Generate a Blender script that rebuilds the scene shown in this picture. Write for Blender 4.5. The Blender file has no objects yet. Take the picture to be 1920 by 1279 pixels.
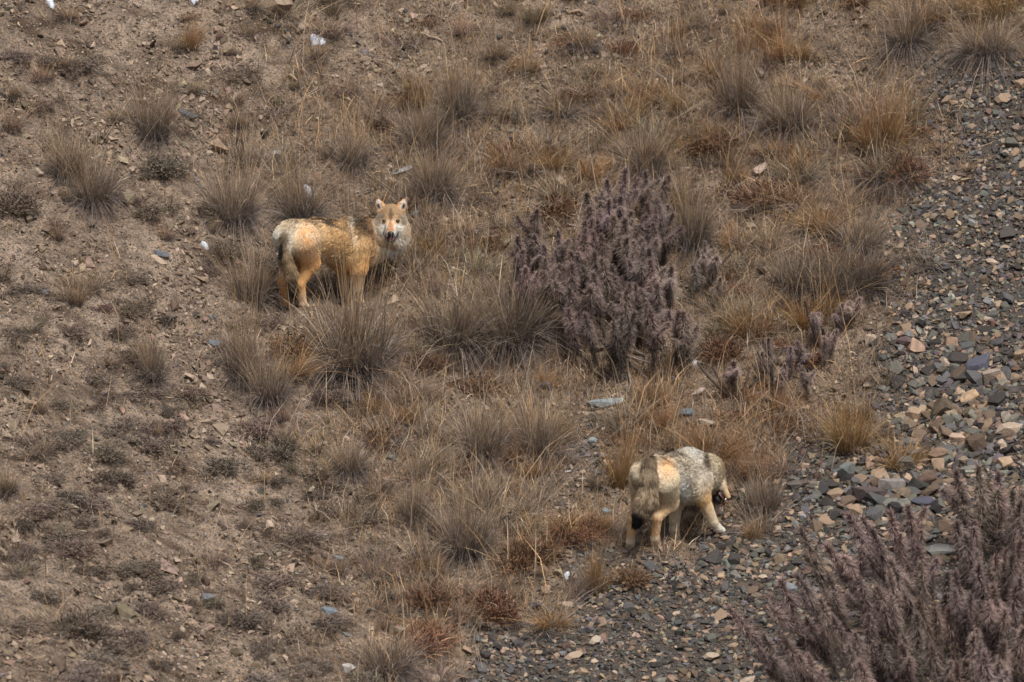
import bpy, math, random
import numpy as np

# ------------------------------------------------------------------ camera, world, sun, exposure
sc = bpy.context.scene
COL = sc.collection
W_PX, H_PX = 1920.0, 1279.0
DIST, PITCH, LENS, SENSOR = 60.0, math.radians(18.0), 260.0, 36.0
CAM = np.array([0.0, -DIST * math.cos(PITCH), DIST * math.sin(PITCH)])
FWD = np.array([0.0, math.cos(PITCH), -math.sin(PITCH)])
UP = np.array([0.0, math.sin(PITCH), math.cos(PITCH)])
RIGHT = np.array([1.0, 0.0, 0.0])
S = SENSOR / LENS * DIST / W_PX            # metres per photo pixel at the middle of the slope

cd = bpy.data.cameras.new('camera')
cam = bpy.data.objects.new('camera', cd)
COL.objects.link(cam)
cam.location = CAM
cam.rotation_euler = (math.pi / 2 - PITCH, 0, 0)
cd.lens, cd.sensor_width, cd.sensor_fit = LENS, SENSOR, 'HORIZONTAL'
cd.clip_start, cd.clip_end = 0.5, 2000
cd.dof.use_dof = True
cd.dof.focus_distance = 59.3
cd.dof.aperture_fstop = 2.4
sc.camera = cam

SUN_DIR = np.array([0.22, -0.36, 1.0])     # towards the sun, veiled by cloud
SUN_DIR /= np.linalg.norm(SUN_DIR)
w = bpy.data.worlds.new('World')
sc.world = w
w.use_nodes = True
nt = w.node_tree
bg = nt.nodes['Background']
sky = nt.nodes.new('ShaderNodeTexSky')
sky.sky_type = 'NISHITA'
sky.sun_disc = False
sky.sun_elevation = math.asin(SUN_DIR[2])
sky.sun_rotation = math.atan2(SUN_DIR[0], SUN_DIR[1])
sky.altitude = 300
sky.air_density, sky.dust_density, sky.ozone_density = 1.0, 3.0, 1.0
hs = nt.nodes.new('ShaderNodeHueSaturation')          # thin cloud greys the blue of the whole sky
hs.inputs['Saturation'].default_value = 0.35
nt.links.new(sky.outputs[0], hs.inputs['Color'])
nt.links.new(hs.outputs[0], bg.inputs[0])
bg.inputs[1].default_value = 0.05
sl = bpy.data.lights.new('sun', 'SUN')
sl.energy, sl.angle, sl.color = 1.5, math.radians(18), (1.0, 0.94, 0.875)
sun = bpy.data.objects.new('sun', sl)
COL.objects.link(sun)
from mathutils import Vector, Matrix, Quaternion
sun.rotation_euler = Vector(-SUN_DIR).to_track_quat('-Z', 'Y').to_euler()
sun.location = (0, 0, 30)
sc.view_settings.view_transform = 'Standard'
sc.view_settings.look = 'None'
sc.view_settings.exposure = 1.62
sc.view_settings.gamma = 1.0
sc.view_settings.use_curve_mapping = False
sc.cycles.adaptive_threshold = 0.02
sc.cycles.max_bounces = 3
sc.cycles.diffuse_bounces = 2
sc.cycles.transmission_bounces = 2
sc.cycles.use_denoising = True

rng = np.random.default_rng(11)
random.seed(11)

# ------------------------------------------------------------------ helpers: noise, pixels, meshes
def _hash(ix, iy, seed):
    h = (ix.astype(np.int64) * 374761393 + iy.astype(np.int64) * 668265263 + seed * 1442695041) & 0xFFFFFFFF
    h = ((h ^ (h >> 13)) * 1274126177) & 0xFFFFFFFF
    h = (h ^ (h >> 16)) & 0xFFFFFFFF
    return h / 4294967295.0

def vnoise(x, y, seed=0):
    ix, iy = np.floor(x), np.floor(y)
    fx, fy = x - ix, y - iy
    ux, uy = fx * fx * fx * (fx * (fx * 6 - 15) + 10), fy * fy * fy * (fy * (fy * 6 - 15) + 10)
    a, b = _hash(ix, iy, seed), _hash(ix + 1, iy, seed)
    c, d = _hash(ix, iy + 1, seed), _hash(ix + 1, iy + 1, seed)
    return (a + (b - a) * ux) * (1 - uy) + (c + (d - c) * ux) * uy - 0.5

def fbm(x, y, f, octv=4, seed=0, gain=0.5):
    x, y = np.asarray(x, float), np.asarray(y, float)
    t, a = 0.0, 1.0
    for o in range(octv):
        ca, sa = math.cos(o * 1.3 + .4), math.sin(o * 1.3 + .4)
        t = t + a * vnoise((x * ca - y * sa) * f + 17.3 * o, (x * sa + y * ca) * f - 9.1 * o, seed + o)
        f *= 2.03
        a *= gain
    return t

def sstep(a, b, x):
    t = np.clip((x - a) / (b - a), 0, 1)
    return t * t * (3 - 2 * t)

def ray(px, py):
    px, py = np.asarray(px, float), np.asarray(py, float)
    return (FWD * LENS + RIGHT * ((px - W_PX / 2) / W_PX * SENSOR)[..., None]
            + UP * ((H_PX / 2 - py) / W_PX * SENSOR)[..., None]) / LENS

def project(P):
    v = P - CAM
    dz = v @ FWD
    return (v @ RIGHT) / dz * LENS / SENSOR * W_PX + W_PX / 2, H_PX / 2 - (v @ UP) / dz * LENS / SENSOR * W_PX

def at_depth(px, py, y):
    d = ray(px, py)
    t = (y - CAM[1]) / d[..., 1]
    return CAM + d * np.asarray(t)[..., None]

def softplus(x, k=1.0):
    return np.logaddexp(0, x * k) / k

PAW_X = np.zeros((0, 2)); PAW_W = np.zeros(0); PAW_S = 0.30

def H_base(x, y):
    """hillside: steepens upwards, a flank coming down from the left, scree fan rising to the right"""
    x, y = np.asarray(x, float), np.asarray(y, float)
    yc = np.clip(y, -9, 14)
    z = 0.40 * yc + 0.03 * yc * yc + np.where(y > 14, (y - 14) * .7, 0)
    z = z + np.where(y < -9, (y + 9) * 0.30, 0)
    z = z + 0.34 * softplus(-(x + 1.1 + 0.10 * y), 1.6) * (1 + 0.0 * y)
    z = z + 0.16 * softplus(x - 1.6 + 0.25 * y, 1.4)
    # far bank of the valley, where the camera stands
    bank = 0.62 * softplus(-(y + 30.0), 0.4)
    z = z + bank
    # irregular ground
    z = z + 0.16 * fbm(x, y, 0.45, 3, 3)
    ur = x * 0.75 + y * 0.66
    vr = -x * 0.66 + y * 0.75
    left = sstep(-0.2, -2.2, x + 0.15 * y)
    z = z + left * (0.10 * fbm(ur, vr * 2.6, 0.9, 3, 8) - 0.10 * np.abs(fbm(ur * .6, vr * 1.7, 1.6, 3, 14)))
    z = z + 0.028 * fbm(x, y, 2.2, 3, 21)
    return z

def H(x, y):
    z = H_base(x, y)
    x, y = np.asarray(x, float), np.asarray(y, float)
    for (qx, qy), wt in zip(PAW_X, PAW_W):
        z = z + wt * np.exp(-((x - qx) ** 2 + (y - qy) ** 2) / (2 * PAW_S ** 2))
    return z

GRID = None
def H_look(x, y):
    """height of the finished hillside, looked up"""
    x0, st, g = GRID
    fx = np.clip((np.asarray(x, float) - x0) / st, 0, g.shape[0] - 1.001); fy = np.clip((np.asarray(y, float) - x0) / st, 0, g.shape[1] - 1.001)
    ix, iy = fx.astype(int), fy.astype(int); fx, fy = fx - ix, fy - iy
    return (g[ix, iy] * (1 - fx) + g[ix + 1, iy] * fx) * (1 - fy) + (g[ix, iy + 1] * (1 - fx) + g[ix + 1, iy + 1] * fx) * fy

def ground(px, py, h=None):
    """photo pixel -> point on the hillside"""
    h = h or H_look
    px, py = np.broadcast_arrays(np.asarray(px, float), np.asarray(py, float))
    d = ray(px, py)
    lo = np.full(px.shape, 49.0); hi = np.full(px.shape, 49.0); done = np.zeros(px.shape, bool)
    for t in np.arange(49.0, 76.0, 0.2):
        p = CAM + d * t
        below = p[..., 2] < h(p[..., 0], p[..., 1])
        new = below & ~done
        hi = np.where(new, t, hi); lo = np.where(new, t - 0.2, lo)
        done |= below
    for _ in range(12):
        m = (lo + hi) / 2
        p = CAM + d * m[..., None]
        b = p[..., 2] < h(p[..., 0], p[..., 1])
        hi = np.where(b, m, hi); lo = np.where(b, lo, m)
    return CAM + d * hi[..., None]

def normal_at(x, y, e=0.06):
    n = np.stack([-(H_look(x + e, y) - H_look(x - e, y)) / (2 * e), -(H_look(x, y + e) - H_look(x, y - e)) / (2 * e), np.ones_like(np.asarray(x, float))], -1)
    return n / np.linalg.norm(n, axis=-1, keepdims=True)

def make_mesh(name, V, F, C=None, mat=None, smooth=False, attrs=None):
    """V (n,3), F (m,3) or (m,4) index array, C (n,3) linear colour"""
    me = bpy.data.meshes.new(name)
    V = np.ascontiguousarray(V, np.float32); F = np.ascontiguousarray(F, np.int32)
    k = F.shape[1]
    me.vertices.add(len(V)); me.vertices.foreach_set('co', V.ravel())
    me.loops.add(F.size); me.loops.foreach_set('vertex_index', F.ravel())
    me.polygons.add(len(F))
    me.polygons.foreach_set('loop_start', np.arange(0, F.size, k, dtype=np.int32))
    me.polygons.foreach_set('use_smooth', np.full(len(F), smooth, bool))
    if C is not None:
        a = me.attributes.new('Col', 'FLOAT_COLOR', 'POINT')
        a.data.foreach_set('color', np.concatenate([np.clip(C, 0, 1), np.ones((len(C), 1))], 1).astype(np.float32).ravel())
    for nm, arr in (attrs or {}).items():
        a = me.attributes.new(nm, 'FLOAT', 'POINT')
        a.data.foreach_set('value', np.asarray(arr, np.float32))
    me.update(calc_edges=True)
    me.validate()
    if mat: me.materials.append(mat)
    return me

def obj(name, me, parent=None, loc=(0, 0, 0), rot=(0, 0, 0), scale=(1, 1, 1), color=None):
    o = bpy.data.objects.new(name, me)
    COL.objects.link(o)
    o.parent = parent
    o.location = loc; o.rotation_euler = rot; o.scale = scale
    if color is not None: o.color = (*color, 1)
    return o

def tag(o, label=None, cat=None, group=None, kind=None):
    if label: o['label'] = label
    if cat: o['category'] = cat
    if group: o['group'] = group
    if kind: o['kind'] = kind
    return o

# ------------------------------------------------------------------ materials
def new_mat(name):
    m = bpy.data.materials.new(name); m.use_nodes = True
    n = m.node_tree.nodes
    return m, n, m.node_tree.links, n['Principled BSDF']

def mix_rgb(n, l, fac, a, b, mode='MIX'):
    x = n.new('ShaderNodeMix'); x.data_type = 'RGBA'; x.blend_type = mode
    for i, v in ((0, fac), (6, a), (7, b)):
        if isinstance(v, (int, float)): x.inputs[i].default_value = v
        elif isinstance(v, tuple): x.inputs[i].default_value = (*v, 1)
        else: l.new(v, x.inputs[i])
    return x.outputs[2]

def tex(n, l, kind, scale, detail=4, coord=None, **kw):
    t = n.new('ShaderNodeTex' + kind)
    t.inputs['Scale'].default_value = scale
    if 'Detail' in t.inputs: t.inputs['Detail'].default_value = detail
    for k, v in kw.items(): setattr(t, k, v)
    if coord is not None: l.new(coord, t.inputs['Vector'])
    return t

def ramp(n, l, src, stops):
    r = n.new('ShaderNodeValToRGB'); l.new(src, r.inputs[0])
    e = r.color_ramp.elements
    while len(e) < len(stops): e.new(0.5)
    for i, (p, c) in enumerate(stops):
        e[i].position = p; e[i].color = (*c, 1) if isinstance(c, tuple) else (c, c, c, 1)
    return r.outputs[0]

def vc_mat(name, rough=0.8, noise_scale=0, noise_amt=0.0, trans=0.0, spec=0.2, tint=True):
    """vertex colour x object tint, a little noise, optional translucency"""
    m, n, l, p = new_mat(name)
    a = n.new('ShaderNodeAttribute'); a.attribute_name = 'Col'
    c = a.outputs['Color']
    if tint:
        oi = n.new('ShaderNodeObjectInfo')
        c = mix_rgb(n, l, 1.0, c, oi.outputs['Color'], 'MULTIPLY')
    if noise_scale:
        tc = n.new('ShaderNodeTexCoord')
        t = tex(n, l, 'Noise', noise_scale, 5, tc.outputs['Object'])
        g = ramp(n, l, t.outputs[0], [(0.25, 1 - noise_amt), (0.75, 1 + noise_amt)])
        c = mix_rgb(n, l, 1.0, c, g, 'MULTIPLY')
        b = n.new('ShaderNodeBump'); b.inputs['Strength'].default_value = 0.5; b.inputs['Distance'].default_value = 0.01
        l.new(t.outputs[0], b.inputs['Height']); l.new(b.outputs[0], p.inputs['Normal'])
    l.new(c, p.inputs['Base Color'])
    p.inputs['Roughness'].default_value = rough
    p.inputs['Specular IOR Level'].default_value = spec
    if trans:
        tr = n.new('ShaderNodeBsdfTranslucent'); l.new(c, tr.inputs[0])
        mx = n.new('ShaderNodeMixShader'); mx.inputs[0].default_value = trans
        out = n['Material Output']
        l.new(p.outputs[0], mx.inputs[1]); l.new(tr.outputs[0], mx.inputs[2]); l.new(mx.outputs[0], out.inputs[0])
    return m

M_STONE = vc_mat('stone', 0.85, 22, 0.35)
M_GRASS = vc_mat('dry_grass', 0.75, trans=0.25)
M_TWIG = vc_mat('twiggy_cushion', 0.9, trans=0.1)
M_SPINE = vc_mat('spiny_shrub', 0.85, trans=0.12)
M_WOOD = vc_mat('dead_wood', 0.85, 60, 0.4)
M_FUR = vc_mat('fur', 0.65, trans=0.15, spec=0.15)
M_SKIN = vc_mat('fur_undercoat', 0.85, spec=0.1)
M_GLOSS = vc_mat('wet_dark', 0.45, spec=0.35)

def soil_material():
    m, n, l, p = new_mat('soil')
    tc = n.new('ShaderNodeTexCoord'); P = tc.outputs['Object']
    sa = n.new('ShaderNodeAttribute'); sa.attribute_name = 'scree'
    ga = n.new('ShaderNodeAttribute'); ga.attribute_name = 'litter'
    n1 = tex(n, l, 'Noise', 1.3, 6, P); n2 = tex(n, l, 'Noise', 9, 6, P); n3 = tex(n, l, 'Noise', 55, 4, P)
    base = ramp(n, l, n1.outputs[0], [(0.30, (0.130, 0.097, 0.072)), (0.5, (0.182, 0.138, 0.104)), (0.72, (0.25, 0.195, 0.15))])
    mid = ramp(n, l, n2.outputs[0], [(0.28, 0.45), (0.5, 1.0), (0.75, 1.3)])
    c = mix_rgb(n, l, 1.0, base, mid, 'MULTIPLY')
    mp = n.new('ShaderNodeMapping'); mp.inputs['Rotation'].default_value = (0, 0, math.radians(41)); mp.inputs['Scale'].default_value = (1.0, 3.2, 1.0)
    l.new(P, mp.inputs[0])
    n4 = tex(n, l, 'Noise', 2.2, 7, mp.outputs[0])
    streak = ramp(n, l, n4.outputs[0], [(0.36, (.50, .47, .45)), (0.5, (1.0, 1.0, 1.0)), (0.70, (1.18, 1.15, 1.12))])
    c = mix_rgb(n, l, 1.0, c, streak, 'MULTIPLY')
    fine = ramp(n, l, n3.outputs[0], [(0.30, 0.45), (0.5, 1.0), (0.72, 1.5)])
    c = mix_rgb(n, l, 1.0, c, fine, 'MULTIPLY')
    # flecks of slate and pale grit
    vo = tex(n, l, 'Voronoi', 42, 0, P)
    edge = ramp(n, l, vo.outputs['Distance'], [(0.22, 1.0), (0.36, 0.0)])
    sep = n.new('ShaderNodeSeparateColor'); l.new(vo.outputs['Color'], sep.inputs[0])
    pick = ramp(n, l, sep.outputs[0], [(0.62, 0.0), (0.66, 1.0)])
    pc = ramp(n, l, sep.outputs[1], [(0.0, (0.10, 0.11, 0.125)), (0.4, (0.15, 0.15, 0.15)), (0.6, (0.33, 0.25, 0.18)), (1.0, (0.42, 0.35, 0.28))])
    f = n.new('ShaderNodeMath'); f.operation = 'MULTIPLY'; l.new(edge, f.inputs[0]); l.new(pick, f.inputs[1])
    c = mix_rgb(n, l, f.outputs[0], c, pc)
    gr = ramp(n, l, n2.outputs[0], [(0.3, (0.10, 0.072, 0.05)), (0.7, (0.20, 0.145, 0.10))])
    gr = mix_rgb(n, l, 1.0, gr, fine, 'MULTIPLY')
    c = mix_rgb(n, l, ga.outputs['Fac'], c, gr)
    sd = ramp(n, l, n3.outputs[0], [(0.3, (0.035, 0.031, 0.028)), (0.7, (0.105, 0.088, 0.074))])
    c = mix_rgb(n, l, sa.outputs['Fac'], c, sd)
    l.new(c, p.inputs['Base Color'])
    p.inputs['Roughness'].default_value = 0.95
    p.inputs['Specular IOR Level'].default_value = 0.1
    b1 = n.new('ShaderNodeBump'); b1.inputs['Strength'].default_value = 0.9; b1.inputs['Distance'].default_value = 0.035
    l.new(n3.outputs[0], b1.inputs['Height'])
    b2 = n.new('ShaderNodeBump'); b2.inputs['Strength'].default_value = 0.8; b2.inputs['Distance'].default_value = 0.012
    l.new(f.outputs[0], b2.inputs['Height']); l.new(b1.outputs[0], b2.inputs['Normal'])
    l.new(b2.outputs[0], p.inputs['Normal'])
    return m
M_SOIL = soil_material()

# ------------------------------------------------------------------ zones of the slope (in photo pixels)
SCREE = np.array([(3600, 120), (1900, 150), (1765, 165), (1735, 330), (1655, 400), (1672, 560), (1640, 680), (1665, 800),
                  (1620, 850), (1480, 850), (1430, 965), (1250, 1030), (1050, 1090), (940, 1180), (820, 1290), (650, 2200), (3600, 2200)], float)

def poly_sd(px, py, poly):
    """signed distance, positive inside"""
    px, py = np.asarray(px, float), np.asarray(py, float)
    d2 = np.full(px.shape, 1e18); ins = np.zeros(px.shape, bool)
    for i in range(len(poly)):
        a, b = poly[i - 1], poly[i]
        ex, ey = b - a
        wx, wy = px - a[0], py - a[1]
        t = np.clip((wx * ex + wy * ey) / (ex * ex + ey * ey), 0, 1)
        d2 = np.minimum(d2, (wx - ex * t) ** 2 + (wy - ey * t) ** 2)
        cond = ((a[1] <= py) != (b[1] <= py))
        xi = a[0] + (py - a[1]) / (ey if ey != 0 else 1e-9) * ex
        ins ^= cond & (px < xi)
    return np.where(ins, 1, -1) * np.sqrt(d2)

def scree_amt(px, py):
    sd = poly_sd(px, py, SCREE) + 110 * fbm(px / 100, py / 100, 1.3, 4, 40)
    a = sstep(-55, 55, sd)
    gully = np.exp(-(((px - 1115) / 65) ** 2 + ((py - 840) / 75) ** 2))
    return np.maximum(a, 0.8 * gully)

def grass_amt(px, py):
    g = sstep(-80, 330, px - (330 + 0.22 * py)) * 0.9 + 0.06
    g = g * (0.35 + 0.65 * sstep(0, 240, py + 0.25 * (px - 800)))
    g = g * (1 - scree_amt(px, py))
    return np.clip(g * (0.8 + 0.9 * fbm(px / 100, py / 100, 0.8, 3, 60)), 0, 1)

# ------------------------------------------------------------------ wolves: skeletons (photo pixel, pixel, metres of depth, radius in pixels)
def lin(*c):
    return np.array([((v / 255 + 0.055) / 1.055) ** 2.4 if v > 10 else v / 255 / 12.92 for v in c])

def A1(a, lat, py, r): return (556 + 149 * a + 177 * lat, py, .766 * a - .643 * lat, r)
def A2(a, lat, py, r): return (1215 + 129 * a + 192 * lat, py, .83 * a - .56 * lat, r)

# colours of the coats (reflectances)
CREAM = np.array((.50, .37, .24)); OCHRE = np.array((.52, .295, .12)); ORANGE = np.array((.56, .31, .135)); RUST = np.array((.34, .17, .07))
GREYB = np.array((.215, .165, .11)); DARKB = np.array((.062, .045, .030)); WHITE = np.array((.66, .60, .52)); BLACK = np.array((.012, .011, .011))
TAN2 = np.array((.46, .30, .16)); GREYC = np.array((.49, .43, .345)); PALE = np.array((.54, .45, .33)); SAND = np.array((.52, .345, .175)); OLIVE = np.array((.31, .225, .13))

# each bone: start, end, colour at start, colour at end, fur length, flow (+1 start->end, -1 reverse), blend
W1 = [
 (A1(-.06, 0, 447, 33), A1(.28, 0, 445, 32), PALE, SAND, .040, -1, .05),
 (A1(.28, 0, 446, 33), A1(.62, 0, 451, 37), SAND, SAND, .042, -1, .05),
 (A1(.22, 0, 462, 22), A1(.60, 0, 474, 31), CREAM, SAND, .040, -1, .05),
 (A1(.60, 0, 452, 37), A1(.84, .02, 462, 29), SAND, OCHRE, .050, -1, .05),
 (A1(.60, 0, 476, 31), A1(.90, .03, 470, 24), OCHRE, CREAM, .055, -1, .05),
 (A1(.66, .02, 444, 31), (716, 432, .74, 26), RUST, GREYB, .060, -1, .05),
 (A1(.82, .05, 466, 26), (735, 455, .68, 21), OCHRE, WHITE, .055, -1, .04),
 # near hind leg
 ((571, 452, -.075, 31), (583, 492, -.03, 17), CREAM, ORANGE, .022, 1, .05),
 ((583, 492, -.03, 15), (563, 532, -.085, 8.5), ORANGE, OCHRE, .014, 1, .03),
 ((563, 532, -.085, 9), (568, 568, -.065, 7), ORANGE, CREAM, .010, 1, .015),
 ((568, 570, -.065, 7.5), (576, 578, -.02, 7), CREAM, CREAM, .008, 1, .015),
 # far hind leg
 ((548, 452, .08, 29), (556, 494, .12, 18), CREAM, OCHRE, .024, 1, .05),
 ((556, 494, .12, 17), (529, 529, .04, 9), OCHRE, ORANGE, .014, 1, .03),
 ((529, 529, .04, 8.5), (533, 566, .06, 7), ORANGE, OCHRE, .010, 1, .015),
 ((533, 568, .06, 7.5), (541, 576, .10, 7), OCHRE, CREAM, .008, 1, .015),
 # near front leg
 (A1(.64, .085, 462, 28), (672, 500, .40, 17), SAND, OCHRE, .030, 1, .05),
 ((672, 500, .40, 16), (671, 540, .41, 9.5), OCHRE, CREAM, .014, 1, .03),
 ((671, 540, .41, 9), (671, 562, .42, 7.5), CREAM, CREAM, .010, 1, .015),
 ((671, 563, .42, 8), (678, 569, .46, 7), CREAM, CREAM, .008, 1, .015),
 # far front leg
 (A1(.66, -.085, 462, 26), (643, 498, .58, 15), SAND, OCHRE, .030, 1, .05),
 ((643, 498, .58, 15), (645, 535, .58, 9), OCHRE, CREAM, .014, 1, .03),
 ((645, 535, .58, 9), (646, 552, .59, 7.5), CREAM, CREAM, .010, 1, .015),
 ((646, 553, .59, 8), (653, 558, .63, 7), CREAM, CREAM, .008, 1, .015),
 # tail
 ((548, 428, -.06, 13), (535, 446, -.16, 9), GREYB * .9, GREYB * .8, .034, 1, .03),
 ((535, 446, -.16, 9), (535, 482, -.18, 10), GREYB * .8, OLIVE * .75, .040, 1, .02),
 ((535, 482, -.18, 10), (546, 515, -.17, 11), OLIVE * .8, OLIVE * .85, .040, 1, .02),
 ((546, 515, -.17, 10), (549, 543, -.15, 7), OLIVE * .7, DARKB * .6, .040, 1, .02),
 ((549, 543, -.15, 8), (549, 560, -.14, 3), BLACK, BLACK, .040, 1, .01),
]
W2 = [
 (A2(-.02, .01, 893, 30), A2(.30, 0, 887, 34), PALE, GREYC, .040, -1, .05),
 (A2(.30, 0, 886, 34), A2(.60, 0, 883, 35), GREYC, GREYC, .050, -1, .05),
 (A2(.22, .01, 903, 27), A2(.58, .02, 908, 32), GREYC, PALE, .055, -1, .05),
 (A2(.60, 0, 881, 35), (1328, 881, .70, 25), WHITE, GREYC, .055, -1, .05),
 (A2(.60, 0, 905, 32), (1326, 893, .68, 23), GREYC, GREYC, .055, -1, .05),
 ((1328, 882, .70, 24), (1341, 902, .78, 16), GREYC, PALE, .045, -1, .03),
 # near hind leg
 ((1246, 902, -.06, 27), (1256, 942, .03, 15), PALE, CREAM, .024, 1, .05),
 ((1256, 942, .03, 13), (1233, 970, -.09, 8.5), CREAM, TAN2, .014, 1, .03),
 ((1233, 970, -.09, 8.5), (1228, 1008, -.06, 7), TAN2, TAN2, .010, 1, .015),
 ((1228, 1010, -.06, 8), (1230, 1024, -.01, 8), GREYC, CREAM, .008, 1, .015),
 # far hind leg
 ((1204, 904, .08, 22), (1202, 948, .15, 15), PALE, CREAM, .024, 1, .05),
 ((1201, 948, .15, 13), (1187, 972, .03, 8.5), CREAM, TAN2, .014, 1, .03),
 ((1187, 972, .03, 8.5), (1182, 1014, .06, 7), TAN2, TAN2, .010, 1, .015),
 ((1182, 1016, .06, 8), (1181, 1030, .11, 8), GREYC, CREAM, .008, 1, .015),
 # near front leg, stepping forward
 ((1306, 898, .44, 25), (1316, 930, .43, 14), GREYC, SAND, .028, 1, .05),
 ((1316, 930, .43, 13), (1337, 978, .46, 8.5), SAND, PALE, .014, 1, .03),
 ((1337, 978, .46, 8), (1346, 990, .49, 7.5), PALE, WHITE, .010, 1, .015),
 ((1346, 991, .49, 7.5), (1355, 996, .53, 7), WHITE, WHITE, .008, 1, .015),
 # far front leg
 ((1282, 902, .58, 22), (1267, 945, .54, 12), GREYC, PALE, .028, 1, .05),
 ((1267, 945, .54, 12), (1264, 992, .55, 8), PALE, PALE, .014, 1, .03),
 ((1264, 992, .55, 8), (1266, 1004, .56, 7.5), PALE, PALE, .010, 1, .015),
 ((1266, 1005, .56, 7.5), (1270, 1011, .59, 7), WHITE, WHITE, .008, 1, .015),
 # tail
 ((1217, 868, -.13, 11), (1217, 900, -.20, 14), GREYB * .8, GREYB, .040, 1, .03),
 ((1217, 900, -.20, 14), (1213, 938, -.24, 16), GREYB * .85, GREYB * 1.25, .050, 1, .02),
 ((1213, 938, -.24, 16), (1202, 964, -.24, 12), GREYB * 1.25, GREYB * .8, .050, 1, .02),
 ((1204, 960, -.25, 14), (1194, 981, -.24, 6), DARKB, BLACK, .050, 1, .01),
 # lowered head: skull, cheek, upper and lower jaw
 ((1341, 901, .79, 16), (1346, 908, .82, 13), PALE, GREYB, .022, -1, .03),
 ((1340, 908, .72, 12), (1348, 910, .74, 11), OLIVE, PALE, .018, -1, .02),
 ((1351, 909, .75, 10), (1365, 932, .74, 5), PALE, SAND, .008, -1, .02),
 ((1341, 918, .74, 8), (1349, 938, .74, 5.0), PALE, DARKB, .010, -1, .015),
]
PAWS1 = [10, 14, 18, 22]
PAWS2 = [9, 13, 17, 21]

anchor1 = ground(572.0, 584.0, H_base)[1] + .03
anchor2 = ground(1229.0, 1031.0, H_base)[1] + .02

def solve_bones(bones, ya):
    out = []
    for (a, b, ca, cb, fl, flow, k) in bones:
        out.append((at_depth(a[0], a[1], ya + a[2]), a[3] * S, at_depth(b[0], b[1], ya + b[2]), b[3] * S, ca, cb, fl, flow, k))
    return out
B1, B2 = solve_bones(W1, anchor1), solve_bones(W2, anchor2)
paw_pts = []
for B, ids in ((B1, PAWS1), (B2, PAWS2)):
    for i in ids:
        m = (B[i][0] + B[i][2]) / 2
        paw_pts.append((m[0], m[1], m[2] - (B[i][1] + B[i][3]) / 2 + 0.012))
paw_pts = np.array(paw_pts)
G = np.exp(-((paw_pts[:, None, 0] - paw_pts[None, :, 0]) ** 2 + (paw_pts[:, None, 1] - paw_pts[None, :, 1]) ** 2) / (2 * PAW_S ** 2))
dz = paw_pts[:, 2] - H_base(paw_pts[:, 0], paw_pts[:, 1])
PAW_W = np.linalg.solve(G + 0.03 * np.eye(len(G)), dz)
PAW_X = paw_pts[:, :2]
print('paw offsets', np.round(dz, 3), 'left', np.round(paw_pts[:, 2] - H(paw_pts[:, 0], paw_pts[:, 1]), 3))

# ------------------------------------------------------------------ the hillside
def graded(lo, hi, step, far_lo, far_hi):
    core = np.arange(lo, hi + 1e-6, step)
    def tail(start, end):
        out, s, x = [], step, start
        sg = 1 if end > start else -1
        while (end - x) * sg > 0:
            s *= 1.22; x = x + sg * s; out.append(x)
        return out
    return np.array(tail(lo, far_lo)[::-1] + list(core) + tail(hi, far_hi))
gx = graded(-5.0, 5.0, 0.0225, -150, 150)
gy = graded(-5.6, 5.6, 0.0225, -160, 160)
X, Y = np.meshgrid(gx, gy, indexing='ij')
Z = H(X, Y)
P = np.stack([X, Y, Z], -1).reshape(-1, 3)
ppx, ppy = project(P)
infront = ((P - CAM) @ FWD) > 30
ppx = np.where(infront, np.clip(ppx, -3000, 5000), -3000); ppy = np.where(infront, np.clip(ppy, -2000, 3500), -2000)
scr = scree_amt(ppx, ppy).reshape(X.shape); lit = np.clip(grass_amt(ppx, ppy).reshape(X.shape) * 0.85, 0, .8)
# clods and small hollows
def clods(x, y): return 0.028 * fbm(x, y, 9, 2, 31) + 0.060 * np.abs(fbm(x, y, 5, 3, 35)) - .014 + .020 * np.abs(fbm(x, y, 17, 2, 39))
Z = Z + (1 - 0.6 * scr) * clods(X, Y)
lg = np.arange(-8.2, 8.2, .03)
LX, LY = np.meshgrid(lg, lg, indexing='ij')
LZ = H(LX, LY)
lpx, lpy = project(np.stack([LX, LY, LZ], -1).reshape(-1, 3))
GRID = (lg[0], .03, LZ + (1 - .6 * scree_amt(lpx, lpy).reshape(LX.shape)) * clods(LX, LY))
nx_, ny_ = X.shape
idx = np.arange(nx_ * ny_).reshape(nx_, ny_)
F = np.stack([idx[:-1, :-1], idx[1:, :-1], idx[1:, 1:], idx[:-1, 1:]], -1).reshape(-1, 4)
P[:, 2] = Z.ravel()
hill = obj('ground', make_mesh('ground', P, F, None, M_SOIL, True, {'scree': scr.ravel(), 'litter': lit.ravel()}))
tag(hill, 'brown stony hillside of bare soil falling into a gully', kind='structure')

# ------------------------------------------------------------------ wolves: skin by smooth union of tapered bones, then surface nets
def cone_sd(p, a, ra, b, rb):
    ab = b - a
    L2 = ab @ ab + 1e-12
    t = np.clip(((p - a) @ ab) / L2, 0, 1)
    return np.linalg.norm(p - a - t[..., None] * ab, axis=-1) - (ra + (rb - ra) * t), t

def smin(a, b, k):
    h = np.maximum(k - np.abs(a - b), 0) / k
    return np.minimum(a, b) - h * h * k * 0.25

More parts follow.
